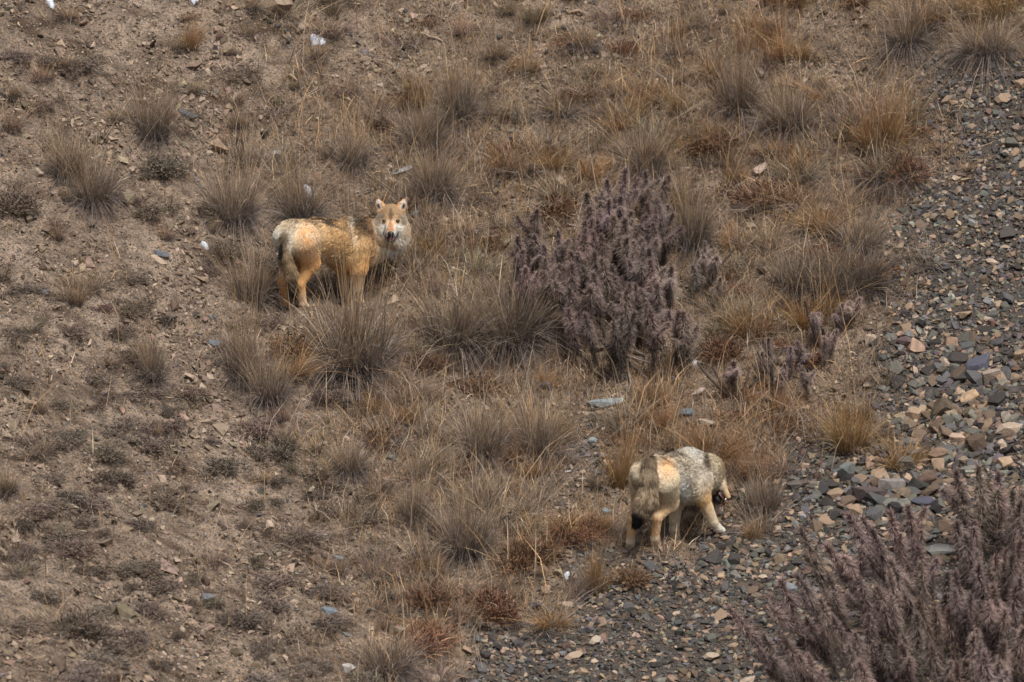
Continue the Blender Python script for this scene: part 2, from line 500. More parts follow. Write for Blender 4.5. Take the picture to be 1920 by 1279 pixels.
def surface_nets(f, org, vox):
    s = f < 0
    n = f.shape
    acc = np.zeros((n[0] - 1, n[1] - 1, n[2] - 1, 3)); cnt = np.zeros((n[0] - 1, n[1] - 1, n[2] - 1))
    base = np.stack(np.meshgrid(*[np.arange(k - 1) for k in n], indexing='ij'), -1).astype(float)
    cor = lambda i, j, k: (slice(i, n[0] - 1 + i), slice(j, n[1] - 1 + j), slice(k, n[2] - 1 + k))
    for ax in range(3):
        for u in (0, 1):
            for v in (0, 1):
                o0 = [0, 0, 0]; o1 = [0, 0, 0]
                oth = [q for q in range(3) if q != ax]
                o0[oth[0]] = o1[oth[0]] = u; o0[oth[1]] = o1[oth[1]] = v; o1[ax] = 1
                f0, f1 = f[cor(*o0)], f[cor(*o1)]
                cr = (f0 < 0) != (f1 < 0)
                t = np.where(cr, f0 / np.where(cr, f0 - f1, 1), 0)
                pt = np.array(o0, float) + np.zeros(f0.shape + (3,))
                pt[..., ax] = t
                acc += pt * cr[..., None]; cnt += cr
    act = cnt > 0
    V = (base[act] + acc[act] / cnt[act][:, None]) * vox + org
    vid = np.full(act.shape, -1); vid[act] = np.arange(len(V))
    quads = []
    for ax in range(3):
        sl0 = [slice(1, -1)] * 3; sl1 = [slice(1, -1)] * 3
        sl0[ax] = slice(0, n[ax] - 1); sl1[ax] = slice(1, n[ax])
        a, b = s[tuple(sl0)], s[tuple(sl1)]
        cr = a != b
        I = np.argwhere(cr)
        I2 = I.copy()
        oth = [q for q in range(3) if q != ax]
        for q in oth: I2[:, q] += 1          # grid index of the edge
        c = []
        for (du, dv) in ((-1, -1), (0, -1), (0, 0), (-1, 0)):
            J = I2.copy(); J[:, oth[0]] += du; J[:, oth[1]] += dv
            c.append(vid[J[:, 0], J[:, 1], J[:, 2]])
        q = np.stack(c, 1)
        flip = a[cr] ^ (ax == 1)
        q[~flip] = q[~flip][:, ::-1]
        quads.append(q)
    Q = np.concatenate(quads)
    return V, Q[(Q >= 0).all(1)]

class Head:
    """a wolf's head in its own frame: u to its side, v up, w towards the nose; o between the eyes"""
    def __init__(self, o, u, v, w, k=1.0): self.o, self.u, self.v, self.w, self.k = o, u, v, w, k
    def p(self, a, b, c): return self.o + (self.u * a + self.v * b + self.w * c) * self.k

HO = at_depth(733.0, 414.0, anchor1 + .55)
head1 = Head(HO, RIGHT, UP, -FWD, 1.06)
def head_bones(h):
    o = []
    def add(a, ra, b, rb, ca, cb, fl, k): o.append((h.p(*a), ra * h.k, h.p(*b), rb * h.k, ca, cb, fl, 'face', k))
    add((0, .045, -.06), .085, (0, .025, -.02), .074, GREYB, GREYB, .016, .03)
    for s in (-1, 1):
        add((s * .062, -.045, -.05), .058, (s * .05, -.055, -.01), .045, CREAM, WHITE, .028, .03)
        add((s * .078, -.050, -.062), .040, (s * .070, -.095, -.050), .048, CREAM, CREAM, .050, .05)
        add((s * .092, -.068, -.075), .030, (s * .080, -.118, -.070), .036, CREAM, PALE, .060, .05)
        add((s * .064, .010, -.05), .052, (s * .074, -.035, -.05), .052, GREYB, CREAM, .022, .03)
        add((s * .066, .070, -.075), .044, (s * .086, .118, -.085), .034, SAND, OCHRE, .012, .015)
        add((s * .086, .118, -.085), .034, (s * .100, .158, -.085), .014, OCHRE, OCHRE, .008, .010)
    add((0, -.025, .02), .047, (0, -.082, .115), .029, SAND, WHITE, .006, .025)
    for s in (-1, 1):
        add((s * .018, -.085, .07), .026, (s * .013, -.098, .110), .019, WHITE, WHITE, .006, .015)
    add((0, -.10, .0), .042, (0, -.152, .072), .016, WHITE, WHITE, .008, .012)
    add((.0, -.12, -.075), .066, (.05, -.15, -.085), .056, PALE, WHITE, .045, .04)
    add((-.04, -.125, -.075), .055, (-.06, -.10, -.08), .055, CREAM, CREAM, .045, .04)
    return o

def face_colour(h, P, c):
    q = (P - h.o) / h.k
    u, v, w_ = q @ h.u, q @ h.v, q @ h.w
    au = np.abs(u)
    c = c.copy()
    def blend(mask, col):
        nonlocal c
        m = np.clip(mask, 0, 1)[:, None]
        c = c * (1 - m) + np.asarray(col) * m
    blend(sstep(.075, .10, au) * sstep(.05, .0, v), (.55, .44, .32))
    blend(sstep(.03, .05, v) * sstep(.10, .07, au), (.30, .20, .115))
    blend(sstep(.02, .0, np.abs(v - .045) - .035) * sstep(.018, .004, au), (.15, .10, .06))
    blend(sstep(.018, .0, np.abs(au - .088) - .012) * sstep(.02, .0, np.abs(v - .0) - .03), (.26, .215, .17))
    blend(sstep(.028, .018, np.hypot(au - .048, v + .004)), (.52, .36, .22))
    blend(sstep(.022, .012, np.hypot(au - .036, v - .026)), (.50, .32, .17))
    blend(sstep(.018, .03, au) * sstep(.082, .06, au) * sstep(-.022, -.04, v) * sstep(-.17, -.15, v), (.70, .62, .54))
    blend(sstep(.012, -.010, au - .016 - .16 * np.clip(-v - .01, 0, .1)) * sstep(.005, -.03, v) * sstep(-.095, -.075, v), (.43, .22, .105))
    blend(sstep(.012, .004, au) * sstep(.02, -.01, v) * sstep(-.085, -.07, v), (.33, .17, .10))
    blend(sstep(-.085, -.098, v) * sstep(.055, .045, au), (.74, .69, .63))
    blend(sstep(-.115, -.14, v) * sstep(.12, .10, au), (.47, .375, .27))
    blend(sstep(.02, .05, u) * sstep(-.11, -.14, v), (.64, .57, .49))
    blend(sstep(-.03, -.08, u) * sstep(-.085, -.13, v) * .8, (.40, .27, .15))
    blend(sstep(.085, .115, au) * sstep(-.05, .0, v) * .7, (.33, .25, .17))
    ear = sstep(.080, .10, v) * sstep(.040, .058, au)
    blend(ear, (.44, .26, .13))
    ex = .078 + (v - .085) * .32
    inner = ear * sstep(.024, .014, np.abs(au - ex - .002)) * sstep(.166, .148, v) * sstep(-.090, -.078, w_)
    blend(inner, (.50, .45, .40))
    blend(inner * sstep(.145, .12, v) * sstep(-.004, .008, au - ex + .004), (.03, .025, .022))
    return c

def build_wolf(name, B, head, label, seed, n_strands, vox=0.0075, overlay=None, gain=1.4):
    r = np.random.default_rng(seed)
    bones = B + (head_bones(head) if head else [])
    pts = np.array([x for b in bones for x in (b[0], b[2])])
    rad = max(max(b[1], b[3]) for b in bones)
    lo, hi = pts.min(0) - rad - .03, pts.max(0) + rad + .03
    n = np.ceil((hi - lo) / vox).astype(int) + 1
    f = np.full(tuple(n), 1.0)
    axes = [lo[i] + vox * np.arange(n[i]) for i in range(3)]
    for (a, ra, b, rb, ca, cb, fl, flow, k) in bones:
        m = max(ra, rb) + k + .03
        i0 = np.maximum(np.floor((np.minimum(a, b) - m - lo) / vox).astype(int), 0)
        i1 = np.minimum(np.ceil((np.maximum(a, b) + m - lo) / vox).astype(int) + 1, n)
        g = np.stack(np.meshgrid(*[axes[q][i0[q]:i1[q]] for q in range(3)], indexing='ij'), -1)
        d, _ = cone_sd(g, a, ra, b, rb)
        sl_ = tuple(slice(i0[q], i1[q]) for q in range(3))
        f[sl_] = smin(f[sl_], d, k)
    if head:                                   # hollow of the ears and the open mouth
        cuts = []
        for s in (-1, 1):
            cuts.append((head.p(s * .082, .100, -.040), .022, head.p(s * .098, .142, -.055), .015))
        cuts.append((head.p(0, -.122, .045), .010, head.p(0, -.136, .105), .014))
        for (a, ra, b, rb) in cuts:
            g = np.stack(np.meshgrid(*axes, indexing='ij'), -1)
            d, _ = cone_sd(g, a, ra, b, rb)
            f = np.maximum(f, -d)
    V, Q = surface_nets(f, lo, vox)
    # relax a little
    e = np.concatenate([Q[:, [0, 1]], Q[:, [1, 2]], Q[:, [2, 3]], Q[:, [3, 0]]])
    for _ in range(2):
        s_ = np.zeros_like(V); c_ = np.zeros(len(V))
        np.add.at(s_, e[:, 0], V[e[:, 1]]); np.add.at(c_, e[:, 0], 1)
        np.add.at(s_, e[:, 1], V[e[:, 0]]); np.add.at(c_, e[:, 1], 1)
        V = V * .5 + .5 * s_ / c_[:, None]

    def look(Pt):
        D, T = [], []
        for b in bones:
            d, t = cone_sd(Pt, b[0], b[1], b[2], b[3]); D.append(d); T.append(t)
        D, T = np.array(D), np.array(T)
        wt = np.exp(-(D - D.min(0)) / .010); wt /= wt.sum(0)
        c = np.zeros((len(Pt), 3)); L = np.zeros(len(Pt)); fl = np.zeros((len(Pt), 3)); fw = np.zeros(len(Pt))
        for i, b in enumerate(bones):
            c += wt[i][:, None] * (b[4] + (b[5] - b[4]) * T[i][:, None])
            L += wt[i] * b[6]
            if b[7] == 'face':
                q = Pt - head.p(0, -.09, .12)
                dirv = q / (np.linalg.norm(q, axis=1, keepdims=True) + 1e-9); fw += wt[i]
            else:
                ab = (b[2] - b[0]); dirv = ab / np.linalg.norm(ab) * b[7]
            fl += wt[i][:, None] * dirv
        if head is not None:
            fc = face_colour(head, Pt, c)
            c = c * (1 - fw[:, None]) + fc * .86 * fw[:, None]
        if overlay: c = overlay(Pt, c, wt, T, fw)
        return c, L, fl, fw

    org = np.array([V[:, 0].mean(), V[:, 1].mean(), V[:, 2].min()])
    c, L, fl, fw = look(V)
    me = make_mesh(name, V - org, Q, np.clip(c * gain * .9, 0, .8), M_SKIN, True)
    body = obj(name, me, None, org)
    tag(body, label, 'wolf', 'wolves on the slope')
    # fur strands
    tri = np.concatenate([Q[:, [0, 1, 2]], Q[:, [0, 2, 3]]])
    e1, e2 = V[tri[:, 1]] - V[tri[:, 0]], V[tri[:, 2]] - V[tri[:, 0]]
    nrm = np.cross(e1, e2); ar = np.linalg.norm(nrm, axis=1); nrm /= ar[:, None] + 1e-12
    cen = V[tri].mean(1)
    # check the winding
    vt = (V[tri[:, 0]])
    if head: boost = np.where(np.linalg.norm(cen - head.o, axis=1) < .27, 3.0, 1.0)
    else: boost = np.ones(len(tri))
    pick = r.choice(len(tri), n_strands, p=ar * boost / (ar * boost).sum())
    bu = r.random(n_strands); bv = r.random(n_strands)
    sw = bu + bv > 1; bu[sw], bv[sw] = 1 - bu[sw], 1 - bv[sw]
    root = V[tri[pick, 0]] + e1[pick] * bu[:, None] + e2[pick] * bv[:, None]
    nn = nrm[pick]
    c, L, fl, fw = look(root)
    flt = fl - (fl * nn).sum(1, keepdims=True) * nn
    flt /= np.linalg.norm(flt, axis=1, keepdims=True) + 1e-6
    L = L * r.uniform(.55, 1.25, n_strands)
    # tousled clumps
    cl = np.stack([fbm(root[:, 0] + root[:, 2], root[:, 1] - root[:, 2], 22, 2, seed + q) for q in range(3)], -1)
    d1 = flt * .80 + nn * .42 + cl * .24 + r.normal(0, .09, (n_strands, 3))
    d2 = flt * .95 + nn * .10 + cl * .28 + r.normal(0, .11, (n_strands, 3)) - np.array([0, 0, .15])
    d1 /= np.linalg.norm(d1, axis=1, keepdims=True); d2 /= np.linalg.norm(d2, axis=1, keepdims=True)
    m1 = root + d1 * (L * .5)[:, None]; tp = m1 + d2 * (L * .55)[:, None]
    side = np.cross(d1, -FWD + r.normal(0, .5, (n_strands, 3))); side /= np.linalg.norm(side, axis=1, keepdims=True) + 1e-9
    wd = (.0010 + .015 * L)[:, None] * r.uniform(.7, 1.3, (n_strands, 1))
    root = root - nn * .004
    VV = np.stack([root - side * wd, root + side * wd, m1 - side * wd * .8, m1 + side * wd * .8, tp], 1).reshape(-1, 3)
    k = np.arange(n_strands)[:, None] * 5
    FF = np.concatenate([k + [0, 1, 3], k + [0, 3, 2], k + [2, 3, 4]])
    jit = r.normal(1, .16, (n_strands, 1))
    cc = np.clip(c * jit * gain, .008, .80)
    CC = np.stack([cc * .9, cc * .9, cc, cc, cc * 1.06], 1).reshape(-1, 3)
    fur = obj('fur', make_mesh('fur', VV - org, FF, CC, M_FUR, False), body)
    fur['kind'] = 'stuff'
    return body, org, V

def n3(P, f, seed): return fbm(P[:, 0] * 1.0 + P[:, 2] * .6, P[:, 1] * .8 + P[:, 2] * .9, f, 3, seed)

def over1(P, c, wt, T, fw):
    px, py = project(P)
    d = P[:, 1] - anchor1
    torso = wt[:7].sum(0)
    top = sstep(442, 412, py - (d - .2) * 4)
    nz = n3(P, 16, 90)
    # grizzled saddle with dark hair tips
    m = torso * np.clip(top * (.75 + 1.6 * nz), 0, 1) * sstep(545, 575, px)
    c = c * (1 - m[:, None]) + GREYB * m[:, None]
    m = torso * top * sstep(.12, .3, n3(P, 26, 95)) * .9
    c = c * (1 - m[:, None]) + DARKB * m[:, None]
    # dark collar stripes and a pale bar behind the shoulder
    bar = lambda x, wv, y0, y1: np.exp(-((px - x - (py - 430) * .06 - nz * 10) / wv) ** 2) * sstep(y0 - 8, y0 + 4, py) * sstep(y1 + 15, y1 - 10, py)
    for x, wv, y0, y1, colr, k in ((664, 5, 410, 458, WHITE * .85, .55), (677, 6, 405, 480, DARKB, .85), (690, 8, 405, 485, DARKB * 1.4, .8), (655, 5, 412, 440, DARKB, .6)):
        m = np.clip(torso * bar(x, wv, y0, y1) * k, 0, 1)
        c = c * (1 - m[:, None]) + colr * m[:, None]
    # rusty patch on the haunch
    m = (wt[7] + wt[0]) * np.exp(-((px - 575) / 16) ** 2 - ((py - 448) / 26) ** 2) * np.clip(.7 + 1.5 * nz, 0, 1)
    c = c * (1 - m[:, None]) + ORANGE * .9 * m[:, None]
    m = (wt[7] + wt[0]) * sstep(556, 545, px) * sstep(424, 436, py) * .8
    c = c * (1 - m[:, None]) + WHITE * m[:, None]
    tail = wt[23:27].sum(0)
    m = np.clip(tail * np.exp(-((px - 526) / 6) ** 2 - ((py - 470) / 18) ** 2) * 1.8, 0, 1)
    c = c * (1 - m[:, None]) + BLACK * m[:, None]
    m = np.clip(tail * sstep(.02, .25, n3(P, 30, 77)), 0, 1) * .6
    c = c * (1 - m[:, None]) + DARKB * m[:, None]
    return c

def over2(P, c, wt, T, fw):
    px, py = project(P)
    torso = wt[:6].sum(0)
    nz = n3(P, 16, 190); n2 = n3(P, 30, 195)
    top = sstep(900, 852, py)
    m = np.clip(torso * top * sstep(.05, .3, nz) * .75 * sstep(1325, 1305, px), 0, 1)
    c = c * (1 - m[:, None]) + DARKB * m[:, None]
    m = np.clip(torso * sstep(870, 846, py) * sstep(1270, 1300, px) * (.8 + nz), 0, 1)
    c = c * (1 - m[:, None]) + WHITE * m[:, None]
    m = np.clip(torso * sstep(.24, .38, n2) * .5 * sstep(930, 900, py), 0, 1)
    c = c * (1 - m[:, None]) + DARKB * m[:, None]
    m = np.clip(torso * np.exp(-((px - 1282) / 16) ** 2 - ((py - 915) / 26) ** 2), 0, 1)
    c = c * (1 - m[:, None]) + WHITE * m[:, None]
    m = np.clip(torso * np.exp(-((px - 1328 - (py - 880) * .10) / 5.5) ** 2) * sstep(845, 860, py) * .95, 0, 1)
    c = c * (1 - m[:, None]) + DARKB * m[:, None]
    m = np.clip((wt[6] + wt[0]) * np.exp(-((px - 1252) / 15) ** 2 - ((py - 876) / 20) ** 2) * .7, 0, 1)
    c = c * (1 - m[:, None]) + ORANGE * m[:, None]
    m = np.clip(wt[3:6].sum(0) * sstep(1322, 1336, px) * .8, 0, 1)
    c = c * (1 - m[:, None]) + PALE * m[:, None]
    tail = wt[22:25].sum(0)
    m = np.clip(torso * sstep(868, 856, py + (px - 1250) * .12) * sstep(1300, 1270, px) * (.55 + 1.5 * nz), 0, 1)
    c = c * (1 - m[:, None]) + DARKB * .8 * m[:, None]
    m = np.clip(wt[6:22].sum(0) * sstep(.0, .3, n3(P, 20, 171)) * sstep(950, 975, py) * .6, 0, 1)
    c = c * (1 - m[:, None]) + GREYC * .8 * m[:, None]
    m = np.clip(tail * sstep(.0, .25, n3(P, 24, 177)) * .8, 0, 1)
    c = c * (1 - m[:, None]) + DARKB * m[:, None]
    m = np.clip(wt[22:26].sum(0) * sstep(953, 963, py + (px - 1200) * -.25) * sstep(1214, 1204, px), 0, 1)
    c = c * (1 - m[:, None]) + BLACK * m[:, None]
    return c

wolf1, org1, V1 = build_wolf('wolf', B1, head1, 'tawny wolf standing side on, looking back over its shoulder with open mouth', 5, 62000, overlay=over1)
wolf2, org2, V2 = build_wolf('wolf', B2, None, 'pale grizzled wolf with black-tipped tail, head lowered over the stones', 6, 58000, overlay=over2, gain=1.45)

def blob(center, ax, scl, n=10, m=8):
    """ellipsoid verts/quads; ax 3x3 rows"""
    th = np.linspace(0, math.pi, m + 1)[1:-1]; ph = np.linspace(0, 2 * math.pi, n, endpoint=False)
    V = [(0, 0, 1)] + [(math.sin(t) * math.cos(p), math.sin(t) * math.sin(p), math.cos(t)) for t in th for p in ph] + [(0, 0, -1)]
    F = []
    for j in range(n):
        F.append((0, 1 + j, 1 + (j + 1) % n)); b = 1 + (len(th) - 1) * n
        F.append((len(V) - 1, b + (j + 1) % n, b + j))
        for i in range(len(th) - 1):
            a, c = 1 + i * n, 1 + (i + 1) * n
            F += [(a + j, c + j, c + (j + 1) % n), (a + j, c + (j + 1) % n, a + (j + 1) % n)]
    return (np.array(V) * scl) @ ax + center, np.array(F)

def part(name, root, org, pieces, col, mat, smooth=True):
    VV, FF, k = [], [], 0
    for V, F in pieces:
        VV.append(V); FF.append(F + k); k += len(V)
    V = np.concatenate(VV); cen = V.mean(0)
    C = np.tile(np.array(col, float), (len(V), 1))
    return obj(name, make_mesh(name, V - cen, np.concatenate(FF), C, mat, smooth), root, cen - org)

def tube(pts, radii, n=6):
    pts = np.asarray(pts, float); V = []
    for i, p in enumerate(pts):
        t = pts[min(i + 1, len(pts) - 1)] - pts[max(i - 1, 0)]; t /= np.linalg.norm(t) + 1e-9
        a = np.cross(t, (0.31, .9, .2)); a /= np.linalg.norm(a); b = np.cross(t, a)
        for j in range(n):
            q = 2 * math.pi * j / n
            V.append(p + radii[i] * (math.cos(q) * a + math.sin(q) * b))
    F = []
    for i in range(len(pts) - 1):
        for j in range(n):
            a, b = i * n + j, i * n + (j + 1) % n
            F += [(a, b, b + n), (a, b + n, a + n)]
    for j in range(1, n - 1):
        F.append((0, j + 1, j)); F.append(((len(pts) - 1) * n, (len(pts) - 1) * n + j, (len(pts) - 1) * n + j + 1))
    return np.array(V), np.array(F)

AX1 = np.array([head1.u, head1.v, head1.w])
for s in (-1, 1):
    e = part('eye', wolf1, org1, [blob(head1.p(s * .047, -.003, .042), AX1, np.array([.0125, .0085, .0095]) * 1.06)], (.10, .05, .018), M_GLOSS)
    eo = org1 + np.array(e.location)
    part('eye_rim', e, eo, [blob(head1.p(s * .048, -.002, .036), AX1, np.array([.0215, .0135, .012]) * 1.06)], (.02, .015, .012), M_GLOSS)
    part('pupil', e, eo, [blob(head1.p(s * .046, -.002, .049), AX1, np.array([.0065, .006, .004]) * 1.06)], (.008, .007, .007), M_GLOSS)
part('nose', wolf1, org1, [blob(head1.p(0, -.103, .140), AX1, np.array([.027, .021, .016]) * 1.06)], (.012, .011, .012), M_GLOSS)
lip = [tube([head1.p(-.058, -.092, .068), head1.p(-.050, -.112, .089), head1.p(-.033, -.133, .105), head1.p(-.018, -.152, .115), head1.p(0, -.160, .119),
             head1.p(.018, -.152, .115), head1.p(.033, -.133, .105), head1.p(.050, -.112, .089), head1.p(.058, -.092, .068)],
            [.004, .007, .008, .009, .009, .009, .008, .007, .004])]
mo = part('mouth', wolf1, org1, [blob(head1.p(0, -.134, .092), AX1, np.array([.036, .021, .020]) * 1.06)], (.05, .012, .012), M_GLOSS)
mc = org1 + np.array(mo.location)
part('lips', mo, mc, lip, (.018, .015, .016), M_GLOSS)
part('tongue', mo, mc, [blob(head1.p(0, -.142, .112), AX1, np.array([.018, .008, .012]) * 1.06)], (.30, .07, .07), M_GLOSS)

# second wolf's open muzzle
def q2(px, py, d): return at_depth(px, py, anchor2 + d)
mz = [tube([q2(1346, 921, .70), q2(1350, 926, .69), q2(1355, 932, .69), q2(1359, 938, .70)], np.array([4.0, 6.0, 6.0, 4.0]) * S, 8)]
mo = part('mouth', wolf2, org2, mz, (.014, .012, .013), M_GLOSS)
mz = [tube([q2(1339, 931, .71), q2(1344, 935, .69), q2(1351, 940, .69), q2(1356, 942, .70)], np.array([5.0, 8.0, 6.5, 3.5]) * S, 8)]
part('lower_jaw', wolf2, org2, mz, (.013, .012, .013), M_GLOSS)
mc = org2 + np.array(mo.location)
part('tongue', mo, mc, [tube([q2(1347, 923, .66), q2(1351, 929, .655), q2(1357, 937, .665)], np.array([.8, 1.3, 1.0]) * S)], (.32, .14, .12), M_GLOSS)
part('fang', mo, mc, [tube([q2(1361, 934.5, .665), q2(1359, 939.5, .66)], np.array([1.4, .5]) * S)], (.75, .70, .66), M_GLOSS)
part('nose', wolf2, org2, [blob(q2(1366, 935, .73), AX1, np.array([.016, .014, .014]))], (.012, .011, .012), M_GLOSS)

# ------------------------------------------------------------------ words for where a small thing stands
LAND = [(640, 480, 'the tawny wolf'), (1260, 940, 'the pale wolf'), (1150, 520, 'the big spiny shrub'), (1700, 1120, 'the sprawling spiny shrub'),
        (287, 230, 'the round grey tussock'), (160, 350, 'the drooping tussock on bare slope'), (858, 180, 'the dome-shaped tussock'), (662, 285, 'the small dark tussock'),
        (437, 380, 'the dark drooping tussock'), (655, 640, 'the very large tussock'), (850, 610, 'the wide straw-grey tussock'), (475, 700, 'the tall straw tussock'),
        (285, 685, 'the small compact tussock'), (1385, 180, 'the long-stalked dark tussock'), (1210, 290, 'the tussock above the shrub'), (1560, 500, 'the matted hummocks'),
        (1665, 310, 'the grass mound by the scree'), (1400, 930, 'the tussock at the wolf muzzle'), (775, 945, 'the small neat tussock'), (870, 1000, 'the lower gully tussock'),
        (655, 865, 'the straw-sided tussock'), (720, 1210, 'the broad brown tussock'), (1115, 840, 'the stony gully'), (1545, 630, 'the small spiny shrub'),
        (596, 80, 'the largest snow remnant'), (510, 20, 'the jutting rock slab'), (85, 548, 'the lone slate flake'), (403, 646, 'the blue-grey slate flake'),
        (155, 1160, 'the dark cushion on pale soil'), (520, 840, 'the ball-like cushion'), (640, 960, 'the grey-purple cushion'), (618, 1150, 'the round blue slate plate'),
        (1832, 690, 'the large purple-blue slate'), (1650, 930, 'the coarse stones'), (1060, 1140, 'the rounded tan block'), (1200, 690, 'the dead branches'),
        (920, 1120, 'the large rusty shrub'), (1595, 790, 'the tall golden tuft'), (1880, 188, 'the lichen-patched rock'), (1832, 43, 'the snow in gold grass'),
        (1115, 1203, 'the squared cream stone'), (1426, 319, 'the pinkish pale stone'), (1765, 1035, 'the flat pale slab'), (1095, 75, 'the leaning-stalk tuft'), (1290, 775, 'the broken slate plate')]
def whereabouts(px, py):
    d = [(px - a) ** 2 + 1.6 * (py - b) ** 2 for a, b, _ in LAND]
    a, b, ph = LAND[int(np.argmin(d))]
    dx, dy = px - a, py - b
    if abs(dy) > abs(dx): rel = 'downhill of' if dy > 0 else 'uphill of'
    else: rel = 'scree-ward of' if dx > 0 else 'away from the scree beside'
    far = ('just ' if math.hypot(dx, dy) < 95 else '')
    return far + rel + ' ' + ph

# ------------------------------------------------------------------ stones
def stone_proto(seed, flat, n=13, ntop=5):
    """angular slab: hull of jittered points"""
    import bmesh
    r = np.random.default_rng(seed)
    bm = bmesh.new()
    ang = np.sort(r.uniform(0, 2 * math.pi, n))
    for a in ang:
        rr = r.uniform(.35, .52)
        bm.verts.new((rr * math.cos(a), rr * math.sin(a) * r.uniform(.7, .85), flat * r.choice([-.5, .5]) * r.uniform(.55, 1.0)))
    for a in r.uniform(0, 2 * math.pi, ntop):
        bm.verts.new((.25 * math.cos(a), .22 * math.sin(a), flat * .55))
    res = bmesh.ops.convex_hull(bm, input=bm.verts[:])
    bmesh.ops.delete(bm, geom=[v for v in bm.verts if not v.link_faces], context='VERTS')
    bmesh.ops.triangulate(bm, faces=bm.faces[:])
    bm.verts.index_update()
    V = np.array([v.co[:] for v in bm.verts]); F = np.array([[v.index for v in f.verts] for f in bm.faces])
    bm.free()
    return V, F
PROTO = [stone_proto(100 + i, fl) for i, fl in enumerate([.16, .2, .26, .3, .36, .42, .5, .6, .22, .28, .34, .18, .45, .55, .25, .3])]

PROTO_S = [stone_proto(150 + i, fl, 6, 2) for i, fl in enumerate([.2, .26, .3, .36, .42, .5, .6, .7, .28, .34])]

STONE_COL = [  # colour, weight, words
 ((.082, .079, .079), 17, 'blue-grey slate'), ((.098, .094, .080), 17, 'greenish grey'), ((.042, .037, .034), 20, 'dark grey'),
 ((.225, .160, .110), 16, 'tan'), ((.112, .080, .058), 24, 'brown'), ((.074, .062, .064), 4, 'purplish grey'), ((.32, .25, .19), 3, 'pale buff')]
SCW = np.array([s[1] for s in STONE_COL], float); SCW /= SCW.sum()
SCOL = np.array([s[0] for s in STONE_COL])

def rot_basis(nrm, yaw, tilt, taz):
    """(n,3,3) local axes as rows, slab lying on the slope with a random tilt"""
    n = nrm + np.stack([np.cos(taz), np.sin(taz), 0 * taz], -1) * tilt[:, None]
    n /= np.linalg.norm(n, axis=1, keepdims=True)
    a = np.stack([np.cos(yaw), np.sin(yaw), 0 * yaw], -1)
    a -= (a * n).sum(1, keepdims=True) * n; a /= np.linalg.norm(a, axis=1, keepdims=True)
    b = np.cross(n, a)
    return np.stack([a, b, n], 1)

def stone_mass(name, pos, size, label, seed, colw=SCW, tilt=.35, cj=.38, protos=None, cap=(.30, .235, .18)):
    protos = protos or PROTO_S
    r = np.random.default_rng(seed)
    n = len(pos)
    nrm = normal_at(pos[:, 0], pos[:, 1])
    R = rot_basis(nrm, r.uniform(0, 6.28, n), np.abs(r.normal(0, tilt * 1.25, n)), r.uniform(0, 6.28, n))
    which = r.integers(0, len(protos), n)
    ci = r.choice(len(SCOL), n, p=colw)
    cl = SCOL[ci] * np.exp(r.normal(0, cj, (n, 1))) * (1 + r.normal(0, .04, (n, 3)))
    cl = np.minimum(cl, cap)
    VV, FF, CC, k = [], [], [], 0
    for w_ in range(len(protos)):
        V, F = protos[w_]
        s = np.where(which == w_)[0]
        sc3 = np.stack([size[s] * r.uniform(.8, 1.25, len(s)), size[s] * r.uniform(.75, 1.1, len(s)), size[s] * r.uniform(.8, 1.2, len(s))], -1)
        loc = V[None] * sc3[:, None, :]
        wv = np.einsum('nvk,nkj->nvj', loc, R[s]) + pos[s][:, None] + (R[s][:, 2] * (size[s] * .08)[:, None])[:, None]
        VV.append(wv.reshape(-1, 3))
        FF.append((F[None] + (np.arange(len(s)) * len(V))[:, None, None] + k).reshape(-1, 3))
        CC.append(np.repeat(cl[s], len(V), 0)); k += len(s) * len(V)
    o = obj(name, make_mesh(name, np.concatenate(VV), np.concatenate(FF), np.concatenate(CC), M_STONE))
    return tag(o, label, 'stones', kind='stuff')

def sample(n, dens, x0=-260, x1=2180, y0=-200, y1=1480):
    """random photo pixels with the given density, as points on the hillside"""
    out = []
    tot = 0
    while tot < n:
        px, py = rng.uniform(x0, x1, 4 * n), rng.uniform(y0, y1, 4 * n)
        k = rng.random(4 * n) < dens(px, py)
        out.append(np.stack([px[k], py[k]], 1)); tot += k.sum()
    q = np.concatenate(out)[:n]
    return q, ground(q[:, 0], q[:, 1])

def big_zone(px, py):    # where the coarse blocks lie
    b = np.exp(-(((px - 1650) / 170) ** 2 + ((py - 935) / 60) ** 2)) + np.exp(-(((px - 1800) / 130) ** 2 + ((py - 770) / 130) ** 2)) \
        + .6 * np.exp(-(((px - 1350) / 140) ** 2 + ((py - 1050) / 45) ** 2))
    return np.clip(b, 0, 1) * (scree_amt(px, py) > .5)

q, p = sample(30000, lambda x, y: scree_amt(x, y))
stone_mass('fine_scree', p, rng.lognormal(math.log(.029), .38, len(p)), 'fine slate chips and grit covering the scree', 1, tilt=.5, colw=np.array([.2, .2, .2, .13, .21, .05, .01]), cap=(.20, .15, .115))
q, p = sample(17000, lambda x, y: scree_amt(x, y) * (.6 + .4 * big_zone(x, y)))
bz = big_zone(q[:, 0], q[:, 1])
stone_mass('scree', p, rng.lognormal(math.log(.050), .32, len(p)) * (1 + .6 * bz), 'fist-sized grey and tan stones of the scree', 2, tilt=.45, protos=PROTO)
q, p = sample(26000, lambda x, y: (1 - scree_amt(x, y)) * (.45 + .5 * vnoise(x / 60, y / 60, 9)))
stone_mass('gravel', p, rng.lognormal(math.log(.019), .38, len(p)), 'small chips of slate and grit on the bare soil', 3, cap=(.27, .21, .16),
           colw=np.array([.2, .16, .08, .26, .18, .04, .08]), tilt=.3)
q, p = sample(2600, lambda x, y: (1 - scree_amt(x, y)) * np.clip(.15 + .9 * sstep(300, 900, x) * sstep(-.1, .3, fbm(x / 100, y / 100, 1.1, 2, 77)), 0, 1))
